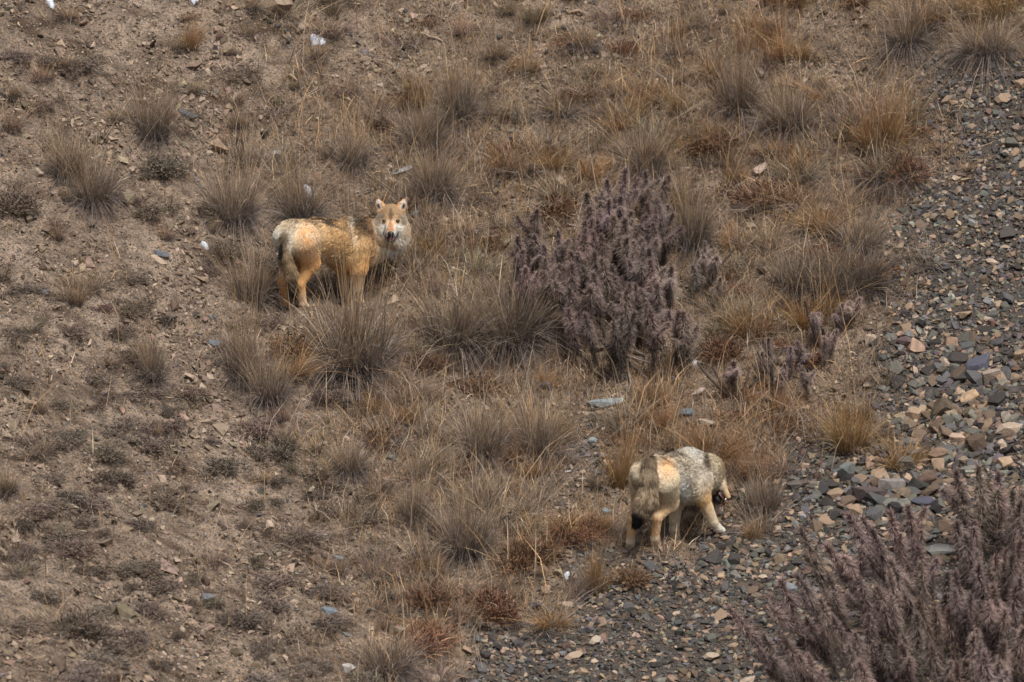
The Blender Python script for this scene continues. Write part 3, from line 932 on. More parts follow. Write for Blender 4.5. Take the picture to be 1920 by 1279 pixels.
stone_mass('slope_stones', p, rng.lognormal(math.log(.042), .34, len(p)), 'loose flat stones among the grass and soil', 4,
           colw=np.array([.3, .2, .06, .24, .1, .04, .06]), tilt=.25)

SOILC = 1.0 * np.array([(.12, .088, .062), (.17, .125, .09), (.22, .165, .12), (.15, .11, .08), (.19, .145, .108), (.10, .075, .055), (.25, .19, .14)])
keep_, SCOL = SCOL, SOILC
q, p = sample(30000, lambda x, y: (1 - scree_amt(x, y)) * (1 - .75 * grass_amt(x, y)) * np.clip(.35 + 1.2 * fbm(x / 100, y / 100, 1.5, 2, 12), 0, 1))
stone_mass('soil_crumbs', p, rng.lognormal(math.log(.034), .5, len(p)), 'crumbs and clods of dry brown soil on the flank', 5, colw=np.ones(7) / 7, tilt=.6)
SCOL = keep_
STONE_ME = []
for i, (V, F) in enumerate(PROTO):
    STONE_ME.append(make_mesh('stone', V, F, np.ones((len(V), 3)), M_STONE))

def place_stone(pos, size, ci, label, group=None, name='stone', seed=None, sc3=(1, 1, 1), proto=None, color=None, tilt=.3, yaw=None, lift=.10):
    nrm = normal_at(np.array([pos[0]]), np.array([pos[1]]))
    R = rot_basis(nrm, np.array([rng.uniform(0, 6.28) if yaw is None else yaw]), np.abs(rng.normal(0, tilt, 1)), rng.uniform(0, 6.28, 1))[0]
    o = obj(name, STONE_ME[rng.integers(len(PROTO)) if proto is None else proto])
    M = Matrix([[*R[:, j]] for j in range(3)]) if False else Matrix(R.T.tolist())
    o.rotation_euler = M.to_euler()
    o.location = np.asarray(pos) + R[2] * size * lift
    o.scale = (size * sc3[0], size * sc3[1], size * sc3[2])
    c = (SCOL[ci] if color is None else np.array(color)) * math.exp(rng.normal(0, .15))
    o.color = (*c, 1)
    return tag(o, label, 'stone', group)

q, p = sample(285, lambda x, y: scree_amt(x, y) * (.12 + .88 * big_zone(x, y)), 900, 1960, 120, 1300)
paw_px = np.stack(project(paw_pts), 1)
for i in range(len(p)):
    if np.hypot(*(paw_px - q[i]).T).min() < 42: continue
    ci = rng.choice(len(SCOL), p=SCW)
    place_stone(p[i], rng.lognormal(math.log(.115), .25) * (1.0 + .42 * big_zone(q[i, 0], q[i, 1])), ci,
                '%s scree block %s' % (STONE_COL[ci][2], whereabouts(*q[i])), '%s scree blocks' % STONE_COL[ci][2], 'scree_block', tilt=.45)

# stones one can pick out in the photograph: pixel, size (m), colour, label
NOTED = [
 (65, 325, .13, (.42, .33, .26), 'pale angular stone alone beside the drooping tussock on bare slope', (1, .7, 1.2)),
 (85, 548, .10, (.10, .11, .13), 'dark blue slate flake alone on bare soil', (1.1, .7, .6)),
 (403, 646, .13, (.17, .19, .21), 'blue-grey slate flake beside a small twiggy cushion', (1.2, .8, .6)),
 (505, 692, .11, (.42, .36, .30), 'pale triangular stone between two grass tussocks', (.9, .9, 1.6)),
 (410, 424, .075, (.46, .33, .22), 'small rounded tan stone at the foot of a grey tussock', (1, 1, 2)),
 (547, 149, .11, (.42, .30, .21), 'rounded tan stone high on the open slope', (1, .8, 1.6)),
 (350, 216, .15, (.13, .145, .165), 'long blue slate flake beside a tall grey tussock', (1.3, .6, .5)),
 (1426, 319, .15, (.46, .35, .29), 'pinkish pale stone above a rusty low shrub', (1.2, .8, 1)),
 (296, 492, .14, (.36, .28, .21), 'flat tan stone by two slate flakes on the soil', (1.2, .8, .7)),
 (303, 478, .12, (.12, .13, .15), 'dark slate flake behind a flat tan stone', (1.2, .8, .6)),
 (1066, 886, .07, (.72, .69, .66), 'small square white stone in the stony gully', (1, 1, 1)),
 (1092, 900, .06, (.55, .50, .45), 'small whitish stone beside a square white one', (1.2, .8, 1)),
 (1133, 961, .10, (.22, .29, .31), 'blue-green rounded slate disc near the pale wolf', (1, 1, .8)),
 (1302, 686, .10, (.44, .43, .42), 'pale grey stone at the edge of the dead branches', (1, .9, 1.8)),
 (1140, 760, .26, (.20, .23, .24), 'long blue-grey slab below the spiny shrub', (1.3, .5, .5)),
 (1290, 775, .17, (.18, .21, .23), 'broken blue slate plate in rusty grass', (1, .8, .7)),
 (1325, 795, .14, (.40, .34, .27), 'pale pointed stone in golden grass', (1.2, .5, .8)),
 (1310, 738, .12, (.46, .38, .33), 'pinkish white block below dead branches', (1.1, .7, 1.2)),
 (1018, 724, .15, (.22, .25, .28), 'pale blue slate plate beneath the shrub', (1.2, .6, .5)),
 (618, 1150, .14, (.17, .20, .23), 'round blue slate plate on the lower soil', (1.1, .9, .7)),
 (652, 1258, .13, (.36, .34, .31), 'pale grey stone at the foot of a brown tussock', (1, .9, 1.2)),
 (636, 1051, .12, (.24, .27, .29), 'thin leaning blue-grey slate on the lower slope', (1.2, .5, .5)),
 (1832, 690, .26, (.085, .085, .11), 'large purple-blue slate plate on the scree', (1.2, .9, .5)),
 (1710, 650, .24, (.115, .08, .08), 'long reddish slate slab on the scree', (1.4, .5, .5)),
 (1810, 655, .17, (.10, .105, .105), 'grey slate plate tilted beside the purple-blue one', (.9, .9, .5)),
 (1860, 715, .22, (.36, .29, .23), 'large tan block below the purple-blue slate', (1.2, .8, 1.1)),
 (1590, 895, .17, (.17, .19, .18), 'grey-green pointed block crowning the coarse stones', (1.1, .8, 1.8)),
 (1630, 935, .24, (.115, .09, .085), 'long brown slab in the coarse stones', (1.5, .6, .8)),
 (1680, 915, .24, (.22, .20, .19), 'long streaked grey slab with pale edge in the coarse stones', (1.5, .6, .8)),
 (1672, 945, .18, (.17, .17, .145), 'grey-green upright slab in the coarse stones', (.9, .8, 1.0)),
 (1730, 945, .19, (.10, .10, .135), 'violet slate block in the coarse stones', (1.1, .9, 1)),
 (1740, 905, .18, (.13, .085, .065), 'rough reddish brown block by the spiny shrub', (1, .9, 1.6)),
 (1765, 1035, .26, (.33, .32, .30), 'flat pale grey slab between spiny branches', (1.3, .7, .5)),
 (1480, 1110, .18, (.20, .23, .24), 'pale blue-grey slab beside the spiny shrub', (.9, 1.1, .7)),
 (1060, 1140, .14, (.38, .29, .22), 'rounded tan block at the scree edge', (1, .9, 1.5)),
 (1005, 1138, .12, (.075, .08, .10), 'dark blue slate block at the scree edge', (1, .8, 1.2)),
 (1115, 1203, .13, (.52, .44, .35), 'squared cream stone in the lower scree', (1, .8, 1.2)),
 (1075, 1233, .16, (.34, .26, .19), 'broad tan slab in the lower scree', (1.2, .7, 1)),
 (877, 1223, .12, (.36, .26, .19), 'tan block at the lower scree margin', (1, .9, 1.5)),
 (1333, 1235, .16, (.30, .24, .18), 'brownish tan block below the pale wolf', (1, .9, 1.4)),
 (1140, 870, .10, (.42, .30, .20), 'tan wedge of stone in the stony gully', (1, .8, 1.2)),
 (1112, 827, .11, (.20, .24, .25), 'small blue slate standing in the stony gully', (1, .8, .7)),
 (780, 405, .12, (.16, .17, .18), 'grey slate standing beside the watching wolf head', (.8, .7, 1.6)),
 (755, 322, .16, (.30, .30, .30), 'pale curved slate below a grey tussock', (1.4, .4, .5)),
 (520, 292, .10, (.30, .29, .28), 'small grey square stone above the tawny wolf', (1, 1, 1.4)),
 (1920, 310, .14, (.40, .30, .22), 'tan stone at the scree margin high up', (1, .8, 1)),
 (1880, 188, .18, (.38, .27, .19), 'tan rock with a dark lichen patch on the upper scree', (1, .9, 1.4)),
 (1775, 190, .11, (.30, .22, .16), 'brown rock beside the upper scree grass', (1, .9, 1.6)),
]
for (x, y, s, c, lab, s3) in NOTED:
    g = ground(float(x), float(y))
    place_stone(g, s, 0, lab, None, 'stone', sc3=s3, color=np.array(c) * .8, tilt=.2, yaw=rng.uniform(-.6, .6), lift=.12)
# large slab poking out of the soil high up
g = ground(510.0, 22.0)
o = place_stone(g, .38, 0, 'broad brown rock slab jutting from the soil high on the slope', None, 'rock', sc3=(1, .7, 1.2), proto=6, color=(.22, .165, .12), tilt=.05, yaw=.4, lift=.1)

# ------------------------------------------------------------------ grass, cushions, spiny branches: prototype builders
def blades(n, seed, rad, length, spread, droop, width, cols, tipcols, up=1.0, levels=4, wander=.12, lj=.3, centre_bias=.6, seedhead=0.0, clumps=0, down=0.0):
    """ribbon blades growing from a disc; returns V, F, C"""
    r = np.random.default_rng(seed)
    a = r.uniform(0, 2 * math.pi, n); rr = rad * r.random(n) ** centre_bias
    lc = np.ones(n); dc = np.zeros((n, 3))
    if clumps:                                    # blades gather in tufts that lean and grow as one
        k = r.integers(0, clumps, n)
        ka = r.uniform(0, 2 * math.pi, clumps); kr = rad * r.random(clumps) ** centre_bias
        a = ka[k] + r.normal(0, .22, n); rr = np.abs(kr[k] + r.normal(0, .06 * rad, n))
        lc = np.exp(r.normal(0, .28, clumps))[k]; dc = (r.normal(0, .22, (clumps, 3)) * [1, 1, .2])[k]
    base = np.stack([rr * np.cos(a), rr * np.sin(a), np.full(n, -.02)], 1)
    out = np.stack([np.cos(a), np.sin(a), 0 * a], 1)
    sp = np.abs(r.normal(0, spread, n))[:, None] * (.4 + .6 * (rr / rad)[:, None])
    d = out * sp + np.array([0, 0, up]) + r.normal(0, wander, (n, 3)) * [1, 1, .3] + dc + np.array([0, -down, 0])
    d /= np.linalg.norm(d, axis=1, keepdims=True)
    L = length * np.exp(r.normal(0, lj, n)) * lc
    dr = droop * r.uniform(.3, 1.4, n) * (1 + 2.2 * down * np.clip(-out[:, 1], 0, 1))
    curl = r.normal(0, .18, (n, 3)) * [1, 1, .2]
    side = np.cross(d, r.normal(0, 1, (n, 3))); side /= np.linalg.norm(side, axis=1, keepdims=True)
    wd = width * r.uniform(.7, 1.4, n)
    ci = r.integers(0, len(cols), n)
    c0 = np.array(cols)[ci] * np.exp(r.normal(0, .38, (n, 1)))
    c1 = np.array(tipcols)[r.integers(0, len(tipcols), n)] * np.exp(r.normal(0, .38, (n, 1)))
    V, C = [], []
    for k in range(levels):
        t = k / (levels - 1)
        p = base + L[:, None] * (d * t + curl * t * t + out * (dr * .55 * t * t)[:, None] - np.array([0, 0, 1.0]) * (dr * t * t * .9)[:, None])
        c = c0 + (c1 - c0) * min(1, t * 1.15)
        hw = wd * (1 - .75 * t) * (1 + seedhead * math.exp(-((t - .85) / .15) ** 2))
        if k < levels - 1:
            V += [p - side * hw[:, None], p + side * hw[:, None]]; C += [c, c]
        else:
            V.append(p); C.append(c)
    V, C = np.stack(V, 1), np.stack(C, 1)
    m = V.shape[1]
    f = []
    for k in range(levels - 2):
        q = 2 * k; f += [(q, q + 1, q + 3), (q, q + 3, q + 2)]
    q = 2 * (levels - 2); f.append((q, q + 1, q + 2))
    F = (np.array(f)[None] + (np.arange(n) * m)[:, None, None]).reshape(-1, 3)
    return V.reshape(-1, 3), F, C.reshape(-1, 3)

def join(parts):
    V, F, C, k = [], [], [], 0
    for v, f, c in parts:
        V.append(v); F.append(f + k); C.append(c); k += len(v)
    return np.concatenate(V), np.concatenate(F), np.concatenate(C)

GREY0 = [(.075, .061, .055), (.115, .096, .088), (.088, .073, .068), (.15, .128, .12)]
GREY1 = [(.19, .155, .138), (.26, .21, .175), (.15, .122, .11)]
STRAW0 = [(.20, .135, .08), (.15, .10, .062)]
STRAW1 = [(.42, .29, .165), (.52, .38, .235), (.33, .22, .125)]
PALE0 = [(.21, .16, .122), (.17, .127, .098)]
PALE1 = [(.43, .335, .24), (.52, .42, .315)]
GOLD0 = [(.21, .12, .052), (.17, .095, .042)]
GOLD1 = [(.37, .225, .11), (.44, .28, .145)]
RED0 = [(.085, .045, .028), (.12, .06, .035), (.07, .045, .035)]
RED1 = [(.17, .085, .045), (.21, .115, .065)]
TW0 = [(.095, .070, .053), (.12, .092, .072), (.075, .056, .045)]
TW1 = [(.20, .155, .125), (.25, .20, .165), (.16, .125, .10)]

# unit tussock: about 1 m wide cushion scaled down when placed
def M(name, vfc, mat): return make_mesh(name, *vfc, mat)
TUS_LEAF, TUS_STALK, TUFT, GTUFT, PTUFT, CUSH, RCUSH = [], [], [], [], [], [], []
for i in range(4):
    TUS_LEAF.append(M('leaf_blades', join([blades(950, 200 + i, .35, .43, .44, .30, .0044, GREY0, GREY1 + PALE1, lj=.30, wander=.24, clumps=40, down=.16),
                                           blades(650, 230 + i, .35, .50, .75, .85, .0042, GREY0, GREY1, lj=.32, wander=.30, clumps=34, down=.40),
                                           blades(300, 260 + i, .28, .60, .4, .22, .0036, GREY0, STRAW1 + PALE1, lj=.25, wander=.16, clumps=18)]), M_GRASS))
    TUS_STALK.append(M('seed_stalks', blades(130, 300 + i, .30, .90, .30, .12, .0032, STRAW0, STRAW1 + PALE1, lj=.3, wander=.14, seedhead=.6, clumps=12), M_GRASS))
for i in range(5):
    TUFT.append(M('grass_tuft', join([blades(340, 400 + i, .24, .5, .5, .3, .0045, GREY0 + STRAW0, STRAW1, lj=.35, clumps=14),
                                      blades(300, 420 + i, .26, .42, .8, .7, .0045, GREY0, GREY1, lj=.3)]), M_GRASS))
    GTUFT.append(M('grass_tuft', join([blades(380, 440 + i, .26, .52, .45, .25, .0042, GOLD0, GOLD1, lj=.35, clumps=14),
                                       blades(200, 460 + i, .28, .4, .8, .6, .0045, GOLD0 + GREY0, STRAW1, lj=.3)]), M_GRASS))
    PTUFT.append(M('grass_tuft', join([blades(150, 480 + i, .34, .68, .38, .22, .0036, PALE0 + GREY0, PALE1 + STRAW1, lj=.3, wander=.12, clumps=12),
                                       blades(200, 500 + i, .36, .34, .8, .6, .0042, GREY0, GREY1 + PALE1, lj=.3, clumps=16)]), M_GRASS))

def cushion(seed, c0, c1, n=1500, ht=.42):
    """low dome of short twigs pointing outwards, lumpy"""
    r = np.random.default_rng(seed)
    lumps = [(r.normal(0, .22), r.normal(0, .22), r.uniform(.16, .30)) for _ in range(7)] + [(0, 0, .34)]
    out = []
    per = n // len(lumps)
    for (x, y, rad) in lumps:
        u = r.normal(0, 1, (per, 3)); u[:, 2] = np.abs(u[:, 2]) * .9; u /= np.linalg.norm(u, axis=1, keepdims=True)
        k = r.uniform(.45, .95, per)
        root = np.array([x, y, -.03]) + u * (rad * k)[:, None] * [1, 1, ht / .34]
        d = u + r.normal(0, .42, (per, 3)) + [0, 0, .2]; d /= np.linalg.norm(d, axis=1, keepdims=True)
        L = r.uniform(.05, .13, per)[:, None]
        sd = np.cross(d, r.normal(0, 1, (per, 3))); sd /= np.linalg.norm(sd, axis=1, keepdims=True)
        wdt = r.uniform(.006, .012, per)[:, None]
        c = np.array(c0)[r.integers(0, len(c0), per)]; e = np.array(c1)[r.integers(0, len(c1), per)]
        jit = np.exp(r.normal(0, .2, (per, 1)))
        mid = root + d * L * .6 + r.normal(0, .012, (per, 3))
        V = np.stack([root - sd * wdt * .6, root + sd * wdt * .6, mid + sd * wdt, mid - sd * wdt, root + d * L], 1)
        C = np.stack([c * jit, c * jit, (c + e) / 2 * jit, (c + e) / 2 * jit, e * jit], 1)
        F = (np.array([(0, 1, 2), (0, 2, 3), (3, 2, 4)])[None] + (np.arange(per) * 5)[:, None, None]).reshape(-1, 3)
        out.append((V.reshape(-1, 3), F, C.reshape(-1, 3)))
    return join(out)
for i in range(5):
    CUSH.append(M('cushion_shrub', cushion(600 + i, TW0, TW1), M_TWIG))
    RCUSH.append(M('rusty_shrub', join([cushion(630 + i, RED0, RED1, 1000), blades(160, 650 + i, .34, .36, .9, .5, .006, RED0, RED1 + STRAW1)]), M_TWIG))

def place_plant(name, me, px, py, wpx, hpx, label, cat, group=None, tint=None, unit=(1.0, .5), lean=0.0, wide=60):
    """a plant of a given width and height in photo pixels, standing on the hillside"""
    g = ground(float(px), float(py))
    sx, sz = wpx * S / unit[0], hpx * S / unit[1]
    o = obj(name, me, None, g, (lean, 0, rng.uniform(0, 6.28)), (sx, sx, sz))
    if group and hpx: label = '%s %s %s' % ('large' if wpx > wide * 1.15 else 'small' if wpx < wide * .85 else 'middling', label, whereabouts(px, py))
    t = rng.normal(1, .10) if tint is None else tint
    t = np.atleast_1d(t) * np.ones(3) * (1 + rng.normal(0, .03, 3))
    o.color = (*t, 1)
    return tag(o, label, cat, group)

def tussock(px, py, wpx, hpx, label, group=None, stalks=1.0, tint=1.0, i=None, grey=1.0):
    g = ground(float(px), float(py))
    root = obj('grass_tussock', None, None, g)
    root.empty_display_size = .1
    i = rng.integers(4) if i is None else i
    rz = rng.uniform(-.6, .6)
    sx = wpx * S / 1.12; sz = hpx * S / .52
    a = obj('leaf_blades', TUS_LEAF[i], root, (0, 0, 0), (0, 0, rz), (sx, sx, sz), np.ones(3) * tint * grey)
    a['kind'] = 'stuff'
    if stalks:
        b = obj('seed_stalks', TUS_STALK[rng.integers(4)], root, (0, 0, 0), (0, 0, rz), (sx, sx, sz * stalks), np.ones(3) * tint)
        b['kind'] = 'stuff'
    return tag(root, label, 'grass tussock', group)

# tussocks read off the photograph: base pixel, width, leaf height, stalk factor, label
TUSSOCKS = [
 (287, 255, 92, 78, 1.05, 'tall round grey tussock with straw stalks alone on bare slope'),
 (128, 330, 95, 70, .9, 'grey tussock behind a drooping one near the soil bank'),
 (175, 378, 105, 80, .9, 'broad drooping grey tussock on the bare upper slope'),
 (858, 222, 92, 100, 1.0, 'dark grey dome-shaped tussock high above the tawny wolf'),
 (662, 308, 72, 62, 1.0, 'small dark tussock above the tawny wolf back'),
 (437, 412, 112, 92, .9, 'dark drooping tussock uphill of the tawny wolf rump'),
 (560, 405, 112, 75, 1.1, 'pale straw tussock right behind the tawny wolf'),
 (815, 362, 92, 72, .8, 'dark rounded tussock beyond the watching wolf head'),
 (662, 690, 185, 140, 1.35, 'very large grey tussock hiding the tawny wolf forelegs'),
 (850, 645, 165, 95, .8, 'wide straw-grey tussock between big tussock and spiny shrub'),
 (955, 640, 185, 115, .5, 'dark matted tussock against the spiny shrub'),
 (455, 705, 88, 90, 1.2, 'tall straw tussock on the slope below the tawny wolf'),
 (500, 750, 95, 85, .7, 'drooping grey tussock touching a tall straw one'),
 (285, 708, 62, 62, .9, 'small compact grey tussock alone on bare soil'),
 (1385, 205, 105, 85, 1.3, 'dark tussock with long pale stalks on the upper grassy slope'),
 (1210, 318, 105, 68, .9, 'dark round tussock just above the spiny shrub'),
 (1560, 548, 135, 82, .25, 'matted dark hummock of drooping grass'),
 (1490, 540, 120, 70, .25, 'matted grey hummock beside a larger dark one'),
 (1622, 540, 105, 72, .25, 'dark hummock of grass at the scree edge'),
 (1665, 335, 125, 58, .3, 'grey mound of matted grass at the scree edge'),
 (1434, 955, 82, 64, .8, 'grey-straw tussock in front of the pale wolf muzzle'),
 (775, 978, 66, 66, 1.0, 'small neat tussock on the lower bare slope'),
 (872, 1035, 120, 95, .9, 'grey drooping tussock on the lower gully edge'),
 (655, 885, 80, 52, .8, 'small grey tussock with a straw side on the lower slope'),
 (470, 565, 110, 75, .9, 'straw-grey tussock behind the tawny wolf hind feet'),
 (900, 845, 130, 80, .9, 'grey bent tussock in the middle gully grass'),
 (790, 270, 110, 70, .9, 'pale thin tussock below the dark dome-shaped one'),
 (1480, 235, 130, 70, .9, 'grey tussock next to the dark long-stalked one'),
 (1850, 95, 130, 60, .8, 'wide grey tussock at the top of the scree'),
 (1700, 80, 110, 60, 1.1, 'grey tussock with gold stalks high on the slope'),
 (1300, 460, 95, 95, 1.1, 'tall pale tussock beside the spiny shrub'),
 (1610, 460, 120, 62, .9, 'pale grey tussock leaning on the scree edge'),
 (720, 1255, 135, 62, .6, 'broad brown tussock low on the slope'),
 (1010, 850, 120, 78, .9, 'straw tussock beside the stony gully'),
]
for (x, y, wv, hv, st, lab) in TUSSOCKS:
    tussock(x, y, wv, hv, lab, None, st, tint=rng.uniform(.9, 1.12) * (.68 if 'hummock' in lab or 'matted' in lab else 1))

# golden and straw tufts read off the photograph
TUFTS = [
 (355, 88, 44, 60, 'g', 'slim golden grass tuft near the top of the slope'), (440, 195, 48, 42, 't', 'small golden-grey tuft above another tuft'),
 (447, 240, 50, 50, 't', 'small tawny tuft below a similar tuft on open soil'), (592, 108, 66, 34, 't', 'flat straw tuft under a white snow patch'),
 (18, 180, 52, 40, 't', 'brownish tuft on the upper slope edge'), (15, 240, 70, 50, 't', 'grey-gold tuft low beside a brownish tuft'),
 (137, 570, 60, 62, 't', 'straw tuft on steep bare soil'), (10, 925, 60, 60, 't', 'gold-topped tuft on steep lower soil'),
 (930, 108, 70, 50, 't', 'round golden tuft high in the gully head'), (760, 80, 90, 75, 'p', 'pale tall tuft at the top of the slope'),
 (1095, 88, 90, 45, 't', 'straw tuft with leaning stalks near the top'), (1052, 215, 90, 65, 't', 'golden-topped dark tuft on the upper middle slope'),
 (1160, 175, 66, 44, 't', 'small straw tuft beside bare upper soil'), (1000, 40, 60, 40, 't', 'small brown tuft at the top edge of the slope'),
 (1405, 625, 95, 75, 'g', 'bright golden tuft beside the spiny shrub'), (1508, 610, 100, 70, 'g', 'golden tuft under the dark grass hummock'),
 (1595, 840, 95, 130, 'g', 'tall golden tuft at the edge of the coarse stones'), (1120, 1105, 62, 90, 'g', 'bright golden tuft at the scree edge below the pale wolf'),
 (1165, 905, 66, 120, 'g', 'tall golden tuft behind the pale wolf tail'), (1650, 275, 120, 120, 'g', 'dense golden stalks beside the upper scree'),
 (1600, 225, 110, 110, 'p', 'tall pale stalks on the upper grassy slope'), (1690, 220, 95, 110, 'p', 'tall pale stalks at the upper scree edge'),
 (1540, 430, 110, 80, 'g', 'golden grass above the matted hummocks'), (1500, 330, 110, 75, 'p', 'pale thin grass beside a pinkish stone'),
 (940, 955, 190, 125, 'p', 'large pale straw clump in the lower gully'), (1000, 830, 110, 95, 'p', 'pale straw clump beside the stony gully'),
 (885, 940, 90, 90, 'p', 'tall straw clump leaning over the lower gully'), (1060, 560, 0, 0, 'x', ''),
 (690, 770, 52, 34, 'g', 'short bright yellow tuft below the big tussock'), (760, 790, 60, 40, 'g', 'yellowish tuft next to a short bright one'),
 (630, 1075, 55, 45, 't', 'small golden tuft on the lower slope soil'), (715, 1085, 50, 60, 'p', 'slim straw tuft low on the slope'),
 (1335, 850, 150, 62, 'g', 'gold grass fringe above the pale wolf back'), (1290, 640, 0, 0, 'x', ''), (1225, 760, 70, 60, 'g', 'thin gold tuft below dead branches'),
 (1025, 725, 46, 40, 'g', 'small gold tuft under the spiny shrub'), (1440, 820, 110, 70, 'p', 'pale straw tuft above the coarse stones'),
 (1680, 870, 110, 45, 'g', 'low gold tuft fringing the coarse stones'), (1880, 30, 110, 90, 'g', 'tall gold stalks at the top beside the scree'),
 (540, 700, 110, 52, 'g', 'leaning gold tuft beside a rusty shrub'), (1120, 670, 0, 0, 'x', ''),
]
for (x, y, wv, hv, k, lab) in TUFTS:
    if k == 'x': continue
    lst = {'g': GTUFT, 't': TUFT, 'p': PTUFT}[k]
    place_plant('grass_tuft', lst[rng.integers(5)], x, y, wv, hv, lab, 'grass tuft', unit=(.85, .62 if k != 'p' else .85))

def scatter(n, dens, fn, mind=26):
    got = []
    while len(got) < n:
        px, py = rng.uniform(-60, 1980, 400), rng.uniform(-30, 1330, 400)
        k = rng.random(400) < dens(px, py)
        for a, b in zip(px[k], py[k]):
            if len(got) < n and (not got or min((a - c) ** 2 + (b - d) ** 2 for c, d in got) > mind ** 2): got.append((a, b))
    for a, b in got: fn(a, b)
WOLF_BOX = [(500, 420, 760, 600), (1165, 860, 1390, 1050), (990, 380, 1300, 735), (1450, 470, 1660, 530), (1460, 960, 1990, 1330)]
def clear(px, py):
    m = np.ones(np.shape(px))
    for (a, b, c, d) in WOLF_BOX:
        m = np.where((px > a) & (px < c) & (py > b) & (py < d + 35), 0, m)
    return m
scatter(150, lambda x, y: clear(x, y) * grass_amt(x, y), lambda x, y: place_plant(
    'grass_tuft', PTUFT[rng.integers(5)], x, y, rng.uniform(50, 110), rng.uniform(35, 70), 'wispy straw tuft', 'grass tuft',
    'wispy straw tufts', unit=(.85, .85), wide=80), 34)
scatter(52, lambda x, y: clear(x, y) * grass_amt(x, y) * sstep(700, 1100, x), lambda x, y: place_plant(
    'grass_tuft', GTUFT[rng.integers(5)], x, y, rng.uniform(40, 90), rng.uniform(30, 60), 'low golden tuft', 'grass tuft',
    'low golden tufts', unit=(.85, .62), wide=65), 34)
scatter(90, lambda x, y: clear(x, y) * (1 - scree_amt(x, y)) * (.25 + .75 * sstep(900, 100, y)), lambda x, y: place_plant(
    'grass_tuft', TUFT[rng.integers(5)], x, y, rng.uniform(24, 52), rng.uniform(20, 42), 'stubby tawny tuft', 'grass tuft',
    'tiny tawny tufts', unit=(.85, .62), wide=38), 30)
# twiggy cushions on the bare flank
def cush_d(x, y):
    a = sstep(820, 560, x - .10 * y) * (.10 + .9 * sstep(640, 900, y + .2 * x)) + .25 * sstep(420, 300, x) * sstep(300, 420, y)
    return np.clip(a * (.5 + 1.3 * fbm(x / 100, y / 100, 1.2, 2, 88)), 0, 1) * clear(x, y) * (1 - scree_amt(x, y))
scatter(150, cush_d, lambda x, y: place_plant('cushion_shrub', CUSH[rng.integers(5)], x, y + 6, rng.uniform(30, 105), rng.uniform(9, 22),
    'low twiggy cushion', 'cushion plant', 'twiggy cushions', unit=(.9, .42), wide=66), 30)
for (x, y, wv, hv, lab) in [(155, 1000 + 185, 110, 50, 'dark twiggy cushion on the lowest pale soil'), (520, 855, 95, 46, 'grey ball-like cushion in the lower flank'),
                            (300, 320, 95, 34, 'dark flat cushion below the round grey tussock'), (640, 975, 90, 44, 'grey-purple cushion low on the flank'),
                            (20, 385, 110, 40, 'grey cushion on the soil bank')]:
    place_plant('cushion_shrub', CUSH[rng.integers(5)], x, y, wv, hv, lab, 'cushion plant', unit=(.9, .42))
# rusty dwarf shrubs
for (x, y, wv, hv, lab) in [(1705, 330, 110, 60, 'rusty brown shrub on the grass mound by the scree'), (1445, 370, 130, 48, 'rusty low shrub under the pinkish stone'),
                            (1560, 480, 150, 26, 'rusty crown on the dark grass hummock'), (540, 655, 105, 40, 'rusty shrub beside the big tussock'),
                            (790, 690, 85, 45, 'rusty cushion below the wide tussock'), (905, 730, 100, 40, 'rusty patch in the gully below the shrub'),
                            (920, 1145, 130, 55, 'large rusty shrub at the scree edge'), (985, 1050, 130, 55, 'rusty shrub in the lower gully'),
                            (810, 1125, 120, 45, 'brownish rusty shrub on the lower slope'), (1060, 1010, 110, 45, 'rusty shrub behind the pale wolf tail'),
                            (715, 240, 60, 28, 'small dark rusty cushion above the tawny wolf'), (1045, 395, 110, 40, 'rusty orange shrub against the spiny shrub top'),
                            (1350, 660, 100, 50, 'rusty grass-like shrub beside the spiny shrub'), (1180, 1085, 80, 30, 'rusty shrub at the pale wolf hind feet'),
                            (780, 1215, 140, 50, 'rusty brown shrub beside the broad brown tussock'), (1350, 270, 110, 34, 'rusty low mat on the upper grassy slope')]:
    place_plant('rusty_shrub', RCUSH[rng.integers(5)], x, y, wv, hv, lab, 'dwarf shrub', unit=(.9, .42))
scatter(46, lambda x, y: clear(x, y) * grass_amt(x, y) * sstep(560, 900, x), lambda x, y: place_plant(
    'rusty_shrub', RCUSH[rng.integers(5)], x, y, rng.uniform(40, 90), rng.uniform(14, 30), 'rusty dwarf shrub', 'dwarf shrub',
    'small rusty shrubs', unit=(.9, .42), wide=65), 40)

